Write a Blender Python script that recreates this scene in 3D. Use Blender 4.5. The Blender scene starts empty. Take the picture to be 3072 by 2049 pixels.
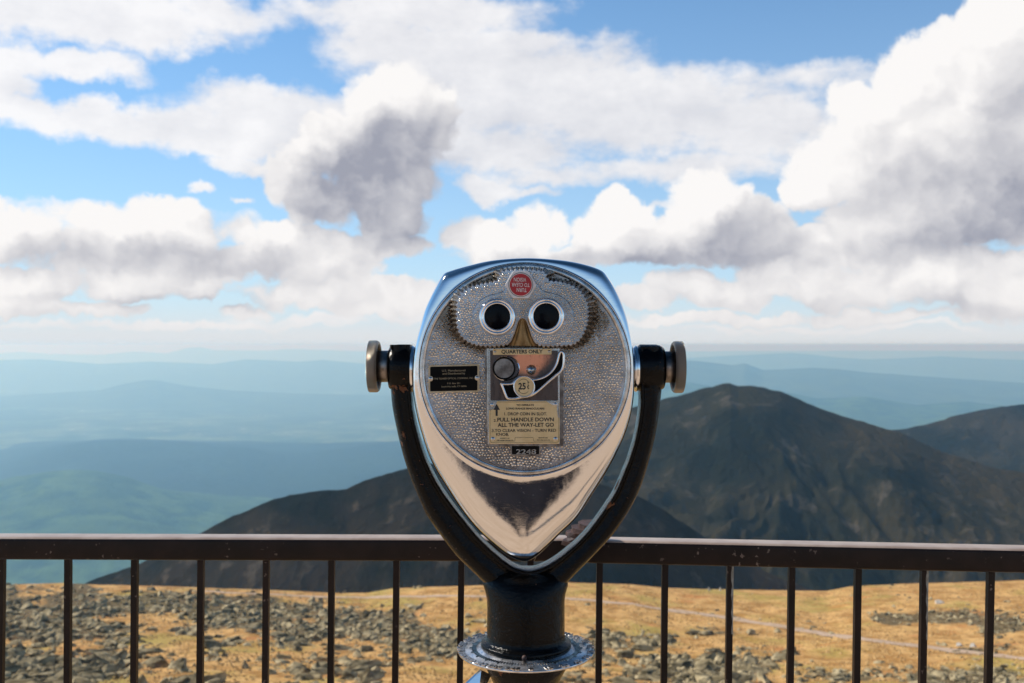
import bpy, bmesh, math, random
import numpy as np
from mathutils import Vector, Matrix, Euler

random.seed(7)
rng = np.random.default_rng(11)
scene = bpy.context.scene
COL = scene.collection

# ------------------------------------------------------------------ camera
F = 2987.0                      # focal length in pixels of a 3072 wide frame (35 mm lens)
CAM_Z = 1.5
HOR = 1034.0                    # picture row of the true horizon
PITCH = math.atan((1024.5 - HOR) / F)
cam_data = bpy.data.cameras.new('camera')
cam_data.sensor_width = 36.0
cam_data.lens = 35.0
cam_data.clip_start = 0.02
cam_data.clip_end = 300000.0
cam_data.dof.use_dof = True
cam_data.dof.focus_distance = 1.70
cam_data.dof.aperture_fstop = 8.0
cam = bpy.data.objects.new('camera', cam_data)
COL.objects.link(cam)
cam.location = (0, 0, CAM_Z)
cam.rotation_euler = (math.pi / 2 - PITCH, 0, 0)
scene.camera = cam

# ------------------------------------------------------------------ light
SUN_AZ = math.radians(-70.0)    # azimuth from straight ahead (+Y), negative = to the left
SUN_EL = math.radians(40.0)
sun_data = bpy.data.lights.new('sun', 'SUN')
sun_data.energy = 4.8
sun_data.angle = math.radians(0.5)
sun_data.color = (1.0, 0.93, 0.82)
sun = bpy.data.objects.new('sun', sun_data)
COL.objects.link(sun)
sdir = Vector((math.sin(SUN_AZ) * math.cos(SUN_EL), math.cos(SUN_AZ) * math.cos(SUN_EL), math.sin(SUN_EL)))
sun.rotation_euler = sdir.to_track_quat('Z', 'Y').to_euler()

scene.view_settings.view_transform = 'Standard'
scene.view_settings.look = 'None'
scene.view_settings.gamma = 1.0
scene.view_settings.exposure = 0.0
scene.cycles.max_bounces = 8
scene.cycles.glossy_bounces = 4
scene.cycles.diffuse_bounces = 3
scene.cycles.volume_bounces = 2
scene.cycles.use_denoising = True
scene.cycles.sample_clamp_indirect = 6.0

SIN, COS = math.sin, math.cos


def ray(px, py):
    x = (px - 1536.0) / F
    zc = -(py - 1024.5) / F
    c, s = math.cos(PITCH), math.sin(PITCH)
    return Vector((x, c + zc * s, -s + zc * c))


def P(px, py, Y):
    d = ray(px, py)
    t = Y / d.y
    return Vector((d.x * t, Y, CAM_Z + d.z * t))


def angs(px, py):
    d = ray(px, py)
    return math.atan2(d.x, d.y), math.atan2(d.z, math.hypot(d.x, d.y))


# ------------------------------------------------------------------ node helpers
class NT:
    def __init__(self, nt):
        self.nt = nt

    def n(self, t, **kw):
        nd = self.nt.nodes.new(t)
        for k, v in kw.items():
            setattr(nd, k, v)
        return nd

    def lk(self, a, b):
        self.nt.links.new(a, b)

    def setin(self, sock, v):
        if hasattr(v, 'is_linked') or isinstance(v, bpy.types.NodeSocket):
            self.lk(v, sock)
        else:
            sock.default_value = v

    def m(self, op, a, b=None, c=None, clamp=False):
        nd = self.n('ShaderNodeMath', operation=op)
        nd.use_clamp = clamp
        self.setin(nd.inputs[0], a)
        if b is not None:
            self.setin(nd.inputs[1], b)
        if c is not None:
            self.setin(nd.inputs[2], c)
        return nd.outputs[0]

    def vm(self, op, a, b=None, out=0):
        nd = self.n('ShaderNodeVectorMath', operation=op)
        self.setin(nd.inputs[0], a)
        if b is not None:
            if op == 'SCALE':
                self.setin(nd.inputs[3], b)
            else:
                self.setin(nd.inputs[1], b)
        return nd.outputs[out]

    def noise(self, vec, scale, detail=4, rough=0.5, dist=0.0, dims='3D'):
        nd = self.n('ShaderNodeTexNoise', noise_dimensions=dims)
        if vec is not None:
            self.lk(vec, nd.inputs['Vector'])
        nd.inputs['Scale'].default_value = scale
        nd.inputs['Detail'].default_value = detail
        nd.inputs['Roughness'].default_value = rough
        nd.inputs['Distortion'].default_value = dist
        return nd.outputs[0]

    def voro(self, vec, scale, feature='SMOOTH_F1', smooth=0.4, rnd=1.0, out='Distance', dims='3D'):
        nd = self.n('ShaderNodeTexVoronoi', feature=feature, voronoi_dimensions=dims)
        if vec is not None:
            self.lk(vec, nd.inputs['Vector'])
        nd.inputs['Scale'].default_value = scale
        nd.inputs['Randomness'].default_value = rnd
        if feature == 'SMOOTH_F1':
            nd.inputs['Smoothness'].default_value = smooth
        return nd.outputs[out]

    def sstep(self, v, lo, hi, a=0.0, b=1.0):
        nd = self.n('ShaderNodeMapRange', interpolation_type='SMOOTHSTEP')
        self.setin(nd.inputs[0], v)
        nd.inputs[1].default_value = lo
        nd.inputs[2].default_value = hi
        nd.inputs[3].default_value = a
        nd.inputs[4].default_value = b
        return nd.outputs[0]

    def mix(self, f, a, b):
        nd = self.n('ShaderNodeMix', data_type='RGBA')
        self.setin(nd.inputs[0], f)
        for s, v in ((nd.inputs[6], a), (nd.inputs[7], b)):
            if isinstance(v, (tuple, list)):
                s.default_value = (*v[:3], 1)
            else:
                self.lk(v, s)
        return nd.outputs[2]


# ------------------------------------------------------------------ sky
world = bpy.data.worlds.new('World')
scene.world = world
world.use_nodes = True
wt = world.node_tree
wt.nodes.clear()
W = NT(wt)
SKY_STRENGTH = 0.13

# soft high sheet: cx, cy, rx, ry, strength (pixels of the picture turned into angles)
SHEET = [(200, 20, 620, 130, 1.3), (620, 40, 280, 75, .9), (20, 170, 130, 75, .9), (0, 260, 110, 70, 1.1), (270, 198, 170, 60, 1.0),
         (170, 175, 80, 40, .8), (620, 122, 90, 28, .6), (1250, 40, 420, 80, 1.0), (1450, 60, 180, 60, .5), (1150, 130, 200, 110, .9),
         (60, 330, 300, 60, 1.1), (350, 370, 380, 75, 1.2), (650, 390, 420, 85, 1.3), (900, 330, 400, 90, 1.1), (1280, 190, 300, 120, 1.0),
         (1400, 300, 400, 150, 1.2), (1600, 260, 450, 170, 1.3), (1900, 330, 480, 160, 1.2), (2200, 380, 330, 120, 1.0),
         (1600, 130, 150, 60, .9), (1500, 440, 380, 90, 1.0), (1480, 565, 110, 40, .8), (1750, 520, 320, 45, .8), (2080, 510, 280, 55, .9),
         (720, 488, 100, 40, .9), (1600, 575, 80, 22, .7), (740, 605, 35, 14, .7), (620, 575, 35, 16, .6), (450, 605, 90, 30, .8),
         (1960, 605, 60, 12, .5), (500, 975, 700, 16, .8), (1150, 955, 300, 14, .8), (2450, 985, 600, 13, .8), (2700, 350, 700, 50, .55), (2500, 230, 420, 40, .35), (900, 960, 260, 18, .7)]
CUMU = [(1180, 300, 170, 110, 1.0), (1270, 380, 110, 110, 1.1), (1010, 470, 190, 120, 1.1), (1150, 520, 190, 160, 1.4), (860, 520, 90, 80, 1.0),
        (1170, 640, 140, 80, 1.0), (1090, 420, 160, 120, 1.2), (980, 600, 130, 90, 1.0), (960, 390, 60, 50, .8),
        (90, 690, 240, 110, 1.2), (420, 680, 330, 95, 1.3), (700, 690, 110, 65, 1.0), (500, 780, 420, 90, 1.3), (860, 740, 220, 70, 1.0),
        (60, 850, 240, 70, 1.2), (380, 850, 190, 60, 1.2), (610, 855, 90, 48, 1.0), (900, 795, 250, 60, 1.0), (1180, 740, 160, 55, .9),
        (290, 930, 190, 28, 1.0), (40, 915, 150, 34, 1.0), (900, 880, 230, 60, 1.1), (1130, 895, 250, 65, 1.1), (750, 930, 90, 28, .9),
        (1450, 710, 140, 75, 1.2), (1620, 690, 110, 85, 1.2), (1830, 690, 140, 100, 1.3), (1820, 610, 62, 55, 1.1), (2000, 730, 260, 85, 1.3),
        (2130, 610, 140, 110, 1.3), (2260, 670, 140, 90, 1.2), (1700, 770, 420, 50, 1.1), (2140, 540, 60, 60, .9),
        (3010, 130, 240, 190, 1.4), (2740, 240, 150, 130, 1.2), (2880, 260, 250, 180, 1.4), (2640, 420, 230, 160, 1.4), (2900, 440, 330, 270, 1.6),
        (2470, 520, 150, 120, 1.4), (2560, 450, 160, 130, 1.3), (2780, 620, 320, 130, 1.4), (3020, 640, 230, 110, 1.3), (2570, 330, 110, 90, 1.1), (2600, 660, 150, 90, 1.1),
        (2160, 880, 200, 50, 1.1), (2350, 840, 180, 70, 1.2), (2560, 860, 230, 80, 1.3), (2800, 840, 250, 100, 1.3), (3050, 830, 220, 100, 1.3),
        (2450, 745, 190, 60, 1.1), (2950, 900, 280, 50, 1.2), (2650, 780, 260, 70, 1.1), (2060, 860, 120, 60, .9),
        (2100, 955, 330, 20, .9), (2700, 950, 420, 22, .9), (1950, 900, 110, 30, .8)]
GREY = [(1150, 560, 230, 170, 1.0), (1270, 340, 110, 100, .65), (880, 540, 120, 90, .55), (1060, 440, 170, 110, .35), (1010, 640, 130, 70, .30), (450, 760, 420, 60, .60), (690, 680, 110, 42, .5),
        (2260, 680, 170, 90, .85), (2050, 740, 150, 70, .4), (1800, 795, 420, 42, .65), (2950, 600, 330, 150, .75), (3080, 400, 170, 220, .50), (2640, 520, 140, 100, .30), (2850, 700, 240, 70, .35),
        (760, 800, 320, 50, .40), (2480, 770, 330, 45, .30), (1180, 720, 160, 40, .30), (1950, 420, 430, 130, .20), (1350, 450, 300, 120, .18), (150, 770, 260, 50, .2), (700, 905, 120, 26, .4),
        (2900, 925, 420, 26, .5), (400, 905, 420, 20, .35), (2350, 910, 320, 24, .35)]


def blob_field(nt, vec, blobs, mode='MAX'):
    out = None
    for (cx, cy, rx, ry, s) in blobs:
        a, e = angs(cx, cy)
        ax, _ = angs(cx + rx, cy)
        _, ey = angs(cx, cy - ry)
        sx, sy = 1.0 / max(1e-4, ax - a), 1.0 / max(1e-4, ey - e)
        d = nt.n('ShaderNodeVectorMath', operation='MULTIPLY_ADD')
        nt.lk(vec, d.inputs[0])
        d.inputs[1].default_value = (sx, sy, 0)
        d.inputs[2].default_value = (-a * sx, -e * sy, 0)
        q = nt.vm('DOT_PRODUCT', d.outputs[0], d.outputs[0], out=1)
        if mode == 'MAX':
            v = nt.m('MULTIPLY_ADD', q, -s, s)
            v = v if out is None else nt.m('SMOOTH_MAX', out, v, 0.25)
        else:
            v = nt.m('SUBTRACT', 1.0, nt.m('MULTIPLY', q, .42), clamp=True)
            v = nt.m('MULTIPLY', nt.m('MULTIPLY', v, v), s)
            v = v if out is None else nt.m('ADD', out, v)
        out = v
    return out


def make_group(name, build):
    g = bpy.data.node_groups.new(name, 'ShaderNodeTree')
    g.interface.new_socket('Vector', in_out='INPUT', socket_type='NodeSocketVector')
    g.interface.new_socket('Value', in_out='OUTPUT', socket_type='NodeSocketFloat')
    T = NT(g)
    gi = T.n('NodeGroupInput')
    go = T.n('NodeGroupOutput')
    T.lk(build(T, gi.outputs[0]), go.inputs[0])
    return g


def use(T, g, vec):
    nd = T.n('ShaderNodeGroup')
    nd.node_tree = g
    T.lk(vec, nd.inputs[0])
    return nd.outputs[0]


def puff_noise(T, v):
    n1 = T.noise(T.vm('MULTIPLY', v, (1, 1.45, 1)), 10, 7, .52, dims='2D')
    b1 = T.voro(v, 25, smooth=.28, dims='2D')
    nn = T.m('MULTIPLY', T.m('SUBTRACT', n1, .5), 4.6)
    b2 = T.voro(v, 64, smooth=.28, dims='2D')
    nn = T.m('ADD', nn, T.m('MULTIPLY', T.m('SUBTRACT', .40, b1), 1.0))
    return T.m('ADD', nn, T.m('MULTIPLY', T.m('SUBTRACT', .40, b2), .60))


def sheet_noise(T, v):
    n1 = T.noise(T.vm('MULTIPLY', v, (1, 1.9, 1)), 9, 9, .62, dims='2D')
    return T.m('MULTIPLY', T.m('SUBTRACT', n1, .5), 3.6)


tc = W.n('ShaderNodeTexCoord')
dirv = tc.outputs['Generated']
sep = W.n('ShaderNodeSeparateXYZ')
W.lk(dirv, sep.inputs[0])
zc = W.m('MAXIMUM', sep.outputs[2], 0.012)
skyvec = W.n('ShaderNodeCombineXYZ')
W.lk(sep.outputs[0], skyvec.inputs[0])
W.lk(sep.outputs[1], skyvec.inputs[1])
W.lk(zc, skyvec.inputs[2])
sky = W.n('ShaderNodeTexSky', sky_type='NISHITA')
sky.sun_disc = False
sky.sun_elevation = SUN_EL
sky.sun_rotation = SUN_AZ
sky.altitude = 1900
sky.air_density = 1.0
sky.dust_density = 0.6
sky.ozone_density = 1.6
W.lk(skyvec.outputs[0], sky.inputs[0])
skyc = W.vm('SCALE', sky.outputs[0], SKY_STRENGTH)
skyc = W.vm('MULTIPLY', skyc, (.48, 1.0, 1.24))

az = W.m('ARCTAN2', sep.outputs[0], sep.outputs[1])
el = W.m('ARCSINE', sep.outputs[2])
uv = W.n('ShaderNodeCombineXYZ')
W.lk(az, uv.inputs[0])
W.lk(el, uv.inputs[1])
uvv = uv.outputs[0]
warp = W.n('ShaderNodeTexNoise', noise_dimensions='2D')
W.lk(uvv, warp.inputs['Vector'])
warp.inputs['Scale'].default_value = 17
warp.inputs['Detail'].default_value = 7
warp.inputs['Roughness'].default_value = .6
uvw = W.vm('ADD', uvv, W.vm('SCALE', W.vm('SUBTRACT', warp.outputs['Color'], (.5, .5, .5)), .040))

gSB = make_group('sheet_blobs', lambda T, v: blob_field(T, v, SHEET))
gSN = make_group('sheet_noise', sheet_noise)
gCB = make_group('cumulus_blobs', lambda T, v: blob_field(T, v, CUMU))
gCN = make_group('cumulus_noise', puff_noise)
gG = make_group('cloud_grey', lambda T, v: blob_field(T, v, GREY, 'SUM'))

# pale air near the horizon
hz = W.m('POWER', 2.718, W.m('MULTIPLY', W.m('MAXIMUM', el, 0.0), -4.9))
skyc = W.vm('SCALE', skyc, W.sstep(el, .30, .80, 1.0, .36))
skyc = W.mix(W.m('MULTIPLY', hz, .92), skyc, (.64, .75, .86))

# high sheet, and other clouds over the rest of the dome
off = W.vm('ADD', uvv, (-.018, .022, 0))
SN, SN2 = use(W, gSN, uvv), use(W, gSN, off)
G = use(W, gG, uvw)
DA = W.m('ADD', W.m('MAXIMUM', use(W, gSB, uvw), -1.6), W.m('MULTIPLY', SN, .62))
nfar = W.noise(W.vm('MULTIPLY', dirv, (1, 1, 2.2)), 2.3, 7, .56)
outm = W.m('MAXIMUM', W.sstep(W.m('ABSOLUTE', az), .52, .75), W.sstep(el, .36, .55))
DF = W.m('MULTIPLY_ADD', W.m('SUBTRACT', nfar, .66), 6.0, 0.0)
DA = W.m('ADD', W.m('MULTIPLY', DA, W.m('SUBTRACT', 1.0, outm)), W.m('MULTIPLY', DF, outm))
aA = W.sstep(DA, -.25, .75, 0, .93)
lA = W.m('MULTIPLY_ADD', W.m('SUBTRACT', SN, SN2), .14, .79)
lA = W.m('ADD', lA, W.m('MULTIPLY', W.m('SUBTRACT', warp.outputs[0], .5), .35))
lA = W.m('SUBTRACT', lA, W.m('MULTIPLY', G, .36))
lA = W.m('ADD', lA, W.sstep(az, -.05, -.45, 0, .14))
lA = W.m('MINIMUM', W.m('MAXIMUM', lA, .40), 1.0)
cA = W.mix(lA, (.34, .37, .47), (1.0, .98, .975))
colr = W.mix(aA, skyc, cA)
# cumulus
CB = W.m('MAXIMUM', use(W, gCB, uvw), -1.4)
CB3 = W.m('MAXIMUM', use(W, gCB, W.vm('ADD', uvw, (-.030, .040, 0))), -1.4)
CN = use(W, gCN, uvw)
CN2 = use(W, gCN, W.vm('ADD', uvw, (-.010, .014, 0)))
DC = W.m('ADD', CB, W.m('MULTIPLY', CN, .50))
aC = W.sstep(DC, -.12, .40)
em = W.m('ADD', W.m('MULTIPLY', W.m('SUBTRACT', CN, CN2), .17), W.m('MULTIPLY', W.m('SUBTRACT', CB, CB3), .17))
G = W.m('MULTIPLY', G, W.m('MULTIPLY_ADD', W.m('SUBTRACT', warp.outputs[0], .5), 1.3, 1.0))
lC = W.m('ADD', W.m('SUBTRACT', .80, W.m('MULTIPLY', G, .70)), em)
lC = W.m('MINIMUM', W.m('MAXIMUM', lC, .02), 1.12)
cC = W.mix(lC, (.34, .355, .43), (.97, .95, .94))
aC = W.m('MULTIPLY', aC, W.m('SUBTRACT', 1.0, outm))
colr = W.mix(aC, colr, cC)
# everything low melts into pale air
hz2 = W.m('POWER', 2.718, W.m('MULTIPLY', W.m('MAXIMUM', W.m('SUBTRACT', el, .006), 0.0), -42.0))
colr = W.mix(W.m('MULTIPLY', hz2, .90), colr, (.80, .78, .78))
hz3 = W.m('POWER', 2.718, W.m('MULTIPLY', W.m('MAXIMUM', el, 0.0), -130.0))
colr = W.mix(W.m('MULTIPLY', hz3, .85), colr, (.64, .74, .81))
bg = W.n('ShaderNodeBackground')
W.lk(colr, bg.inputs[0])
bg.inputs[1].default_value = 1.0
wo = W.n('ShaderNodeOutputWorld')
W.lk(bg.outputs[0], wo.inputs[0])
world.cycles.sampling_method = 'MANUAL'
world.cycles.sample_map_resolution = 512


# ------------------------------------------------------------------ materials
def new_mat(name):
    m = bpy.data.materials.new(name)
    m.use_nodes = True
    m.node_tree.nodes.clear()
    T = NT(m.node_tree)
    bs = T.n('ShaderNodeBsdfPrincipled')
    out = T.n('ShaderNodeOutputMaterial')
    T.lk(bs.outputs[0], out.inputs[0])
    t = T.n('ShaderNodeTexCoord')
    return m, T, bs, t.outputs['Object']


def bump(T, bs, h, strength, dist):
    b = T.n('ShaderNodeBump')
    b.inputs['Strength'].default_value = strength
    b.inputs['Distance'].default_value = dist
    T.lk(h, b.inputs['Height'])
    T.lk(b.outputs[0], bs.inputs['Normal'])
    return b


def simple(name, c1, c2, rough=.5, metal=0., scale=30, bscale=None, bstr=.3, bdist=.001, rvar=.1, spec=None, coat=0):
    m, T, bs, oc = new_mat(name)
    n = T.noise(oc, scale, 6, .6)
    f = T.sstep(n, .35, .65)
    T.lk(T.mix(f, c1, c2), bs.inputs['Base Color'])
    bs.inputs['Metallic'].default_value = metal
    n2 = T.noise(oc, scale * 2.7, 4, .6)
    T.lk(T.m('MULTIPLY_ADD', T.m('SUBTRACT', n2, .5), rvar * 2, rough), bs.inputs['Roughness'])
    if spec is not None:
        bs.inputs['Specular IOR Level'].default_value = spec
    if coat:
        bs.inputs['Coat Weight'].default_value = coat
        bs.inputs['Coat Roughness'].default_value = .1
    if bscale:
        bump(T, bs, T.noise(oc, bscale, 5, .6), bstr, bdist)
    return m


def mat_chrome():
    m, T, bs, oc = new_mat('chrome')
    bs.inputs['Metallic'].default_value = 1
    scr = T.noise(T.vm('MULTIPLY', oc, (40, 40, 900)), 1.0, 3, .6)
    pit = T.voro(oc, 260, 'F1')
    pmask = T.sstep(pit, .02, .10, 1, 0)
    blot = T.noise(oc, 26, 5, .65)
    pmask = T.m('MULTIPLY', pmask, T.sstep(blot, .52, .62))
    T.lk(T.mix(pmask, (.78, .78, .79), (.10, .08, .07)), bs.inputs['Base Color'])
    wear = T.sstep(T.noise(T.vm('MULTIPLY', oc, (1, 1, 2.4)), 34, 6, .7), .46, .64, .03, .09)
    T.lk(T.m('ADD', wear, T.m('MULTIPLY', pmask, .35)), bs.inputs['Roughness'])
    h = T.m('ADD', T.m('MULTIPLY', scr, .22), T.m('MULTIPLY', T.noise(oc, 18, 3, .5), 2.2))
    h = T.m('SUBTRACT', h, T.m('MULTIPLY', pmask, .5))
    bump(T, bs, h, .28, .0009)
    return m


def mat_hammered():
    m, T, bs, oc = new_mat('hammered_silver')
    bs.inputs['Metallic'].default_value = 1
    nz = T.noise(oc, 130, 4, .6)
    g = T.noise(oc, 11, 6, .65)
    c = T.mix(T.sstep(g, .35, .68), (.44, .44, .48), (.26, .25, .255))
    T.lk(T.mix(T.sstep(nz, .52, .70, 0, .35), c, (.20, .18, .17)), bs.inputs['Base Color'])
    T.lk(T.sstep(nz, .3, .7, .20, .36), bs.inputs['Roughness'])
    bump(T, bs, nz, .25, .0005)
    return m


def mat_blackpaint():
    m, T, bs, oc = new_mat('black_paint')
    n = T.noise(oc, 19, 7, .62)
    n3 = T.noise(T.vm('MULTIPLY', oc, (1, 1, .45)), 11, 3, .5)
    chip = T.m('MULTIPLY', T.sstep(n, .625, .64), T.sstep(n3, .52, .56))
    speck = T.m('MULTIPLY', T.sstep(T.noise(oc, 210, 3, .6), .66, .70), T.sstep(T.noise(oc, 14, 3), .48, .6))
    chip = T.m('MAXIMUM', chip, T.m('MULTIPLY', speck, .8))
    rust = T.mix(T.noise(oc, 160, 4, .6), (.10, .035, .015), (.22, .10, .05))
    T.lk(T.mix(chip, (.0025, .0023, .0022), rust), bs.inputs['Base Color'])
    T.lk(T.m('ADD', T.sstep(T.noise(oc, 70, 4, .6), .3, .7, .08, .24), T.m('MULTIPLY', chip, .5)), bs.inputs['Roughness'])
    bs.inputs['Specular IOR Level'].default_value = .16
    h = T.m('ADD', T.m('MULTIPLY', T.noise(oc, 240, 3, .6), .35), T.m('MULTIPLY', T.noise(oc, 60, 4, .6), .9))
    bump(T, bs, T.m('SUBTRACT', h, T.m('MULTIPLY', chip, .8)), .75, .0024)
    return m


def mat_knurl():
    m, T, bs, oc = new_mat('knurled_steel')
    bs.inputs['Metallic'].default_value = 1
    T.lk(T.mix(T.noise(oc, 40, 4), (.42, .37, .31), (.28, .235, .18)), bs.inputs['Base Color'])
    bs.inputs['Roughness'].default_value = .17
    # diamond pattern from two crossed waves around the X axis
    s = T.n('ShaderNodeSeparateXYZ')
    T.lk(oc, s.inputs[0])
    a = T.m('ARCTAN2', s.outputs[1], s.outputs[2])
    k1 = T.m('SINE', T.m('ADD', T.m('MULTIPLY', a, 64), T.m('MULTIPLY', s.outputs[0], 1400)))
    k2 = T.m('SINE', T.m('SUBTRACT', T.m('MULTIPLY', a, 64), T.m('MULTIPLY', s.outputs[0], 1400)))
    bump(T, bs, T.m('ADD', k1, k2), 1.0, .0012)
    return m


def mat_coin_panel():
    m, T, bs, oc = new_mat('copper_patina')
    bs.inputs['Metallic'].default_value = 1
    s = T.n('ShaderNodeSeparateXYZ')
    T.lk(oc, s.inputs[0])
    n = T.noise(oc, 24, 5, .6)
    n2 = T.noise(T.vm('MULTIPLY', oc, (3, 1, .6)), 60, 5, .65)
    # rubbed bright copper where fingers pass, dark steel elsewhere
    dx = T.m('MULTIPLY', T.m('SUBTRACT', s.outputs[0], .012), 26)
    dz = T.m('MULTIPLY', T.m('SUBTRACT', s.outputs[2], .024), 34)
    q = T.m('SQRT', T.m('ADD', T.m('MULTIPLY', dx, dx), T.m('MULTIPLY', dz, dz)))
    f = T.sstep(T.m('ADD', q, T.m('MULTIPLY', T.m('SUBTRACT', n, .5), 1.6)), .45, 1.05, 1, 0)
    dark = T.mix(n2, (.07, .055, .055), (.15, .115, .10))
    cop = T.mix(n2, (.72, .25, .13), (.88, .38, .23))
    T.lk(T.mix(f, dark, cop), bs.inputs['Base Color'])
    T.lk(T.sstep(n2, .3, .7, .25, .45), bs.inputs['Roughness'])
    bump(T, bs, n2, .2, .0006)
    return m


M = {}
M['polish'] = simple('polished_chrome', (.80, .80, .81), (.70, .70, .71), .07, 1, 30, rvar=.03)
M['chrome'] = mat_chrome()
M['hammer'] = mat_hammered()
M['black'] = mat_blackpaint()
M['knurl'] = mat_knurl()
M['copper'] = mat_coin_panel()
M['satin'] = simple('satin_steel', (.62, .61, .61), (.42, .40, .38), .27, 1, 40, 300, .25, .0004)
M['worn'] = simple('tarnished_steel', (.30, .27, .25), (.12, .10, .09), .38, 1, 50, 200, .3, .0006)
M['teeth'] = simple('cast_pewter', (.46, .41, .35), (.16, .135, .11), .26, 1, 60, 400, .4, .0007)
M['brass'] = simple('brass_plate', (.60, .43, .21), (.70, .52, .28), .42, .35, 22, 300, .12, .0003)
M['brassdull'] = simple('dull_brass', (.24, .18, .10), (.15, .11, .06), .38, 1, 50, 300, .3, .0006)
M['ink'] = simple('black_ink', (.006, .006, .006), (.012, .011, .010), .5, 0, 60)
M['plateblack_and_reflection'] = simple('black_enamel_and_reflection', (.002, .002, .002), (.004, .0035, .003), .35, 0, 30, spec=.08)
M['gilt'] = simple('gilt_lettering', (.42, .33, .20), (.52, .42, .28), .5, .3, 60)
M['red'] = simple('red_label', (.40, .010, .014), (.33, .008, .012), .45, 0, 40)
M['white'] = simple('white_print', (.75, .72, .68), (.66, .63, .60), .5, 0, 60)
M['nut'] = simple('grey_plastic', (.66, .63, .62), (.58, .55, .55), .42, .1, 40, 300, .1, .0003)
M['dome'] = simple('rubbed_pewter', (.95, .85, .72), (.70, .61, .50), .25, 1, 14, rvar=.05)
M['dimgilt'] = simple('faded_gilt', (.36, .29, .18), (.28, .22, .14), .5, .2, 60)
M['glass'] = simple('dark_lens', (.002, .002, .003), (.003, .003, .005), .12, 0, 10, rvar=.01, spec=.10)
M['hole'] = simple('dark_recess', (.004, .0035, .003), (.008, .007, .006), .5, 0, 30, spec=.1)
M['rail'] = simple('brown_rail_paint', (.010, .006, .005), (.018, .010, .008), .38, 0, 14, 120, .25, .0008, rvar=.08, spec=.18)
_rt = NT(M['rail'].node_tree)
_oc = [n for n in M['rail'].node_tree.nodes if n.type == 'TEX_COORD'][0].outputs['Object']
_bs = [n for n in M['rail'].node_tree.nodes if n.type == 'BSDF_PRINCIPLED'][0]
_old = _bs.inputs['Base Color'].links[0].from_socket
_ch = _rt.m('MULTIPLY', _rt.sstep(_rt.noise(_oc, 75, 5, .6), .64, .67), _rt.sstep(_rt.noise(_oc, 5, 3), .46, .58))
_rt.lk(_rt.mix(_ch, _old, (.15, .11, .09)), _bs.inputs['Base Color'])
M['railtop'] = simple('sky_sheen_rail_paint', (.36, .265, .215), (.46, .36, .30), .32, 0, 18, 120, .2, .0006, rvar=.08)  # sky sheen on the top face, put into a paler colour
M['flange'] = simple('scuffed_chrome', (.86, .85, .86), (.50, .48, .47), .30, 1, 36, 110, .5, .0012, rvar=.12)
M['rust'] = simple('rusty_brown', (.085, .040, .030), (.030, .014, .012), .6, 0, 40, 90, .6, .004)
M['chipped'] = simple('bare_primer', (.30, .29, .25), (.18, .16, .13), .6, 0, 90, 300, .3, .0005)


def add_grime_shade(m):
    """brown dirt and painted contact shade in the corner where the eyepiece casting meets the plate"""
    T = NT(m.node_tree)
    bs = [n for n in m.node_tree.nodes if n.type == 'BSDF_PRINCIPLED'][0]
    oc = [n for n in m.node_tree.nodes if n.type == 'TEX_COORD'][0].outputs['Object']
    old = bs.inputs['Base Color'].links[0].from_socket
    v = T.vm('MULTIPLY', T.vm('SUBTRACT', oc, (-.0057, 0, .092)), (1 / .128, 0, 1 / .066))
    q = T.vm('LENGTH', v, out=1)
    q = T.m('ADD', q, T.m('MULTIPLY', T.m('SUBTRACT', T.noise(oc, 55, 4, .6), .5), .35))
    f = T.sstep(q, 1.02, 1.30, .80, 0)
    T.lk(T.mix(f, old, (.13, .095, .06)), bs.inputs['Base Color'])  # dirt brown that also carries the casting's occlusion shade
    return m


M['hammer_face'] = add_grime_shade(mat_hammered())
M['dome_face'] = add_grime_shade(simple('rubbed_pewter_face', (.95, .85, .72), (.70, .61, .50), .25, 1, 14, rvar=.05))


# ------------------------------------------------------------------ mesh helpers
def link(name, me, mat=None, parent=None):
    o = bpy.data.objects.new(name, me)
    COL.objects.link(o)
    if mat is not None:
        for mm in (mat if isinstance(mat, (list, tuple)) else [mat]):
            me.materials.append(mm)
    if parent is not None:
        o.parent = parent
        o.matrix_parent_inverse = Matrix.Identity(4)
    return o


def mesh_from(verts, faces, smooth=False):
    me = bpy.data.meshes.new('m')
    me.from_pydata([tuple(v) for v in verts], [], faces)
    if smooth:
        me.polygons.foreach_set('use_smooth', [True] * len(me.polygons))
    me.update()
    return me


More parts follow.
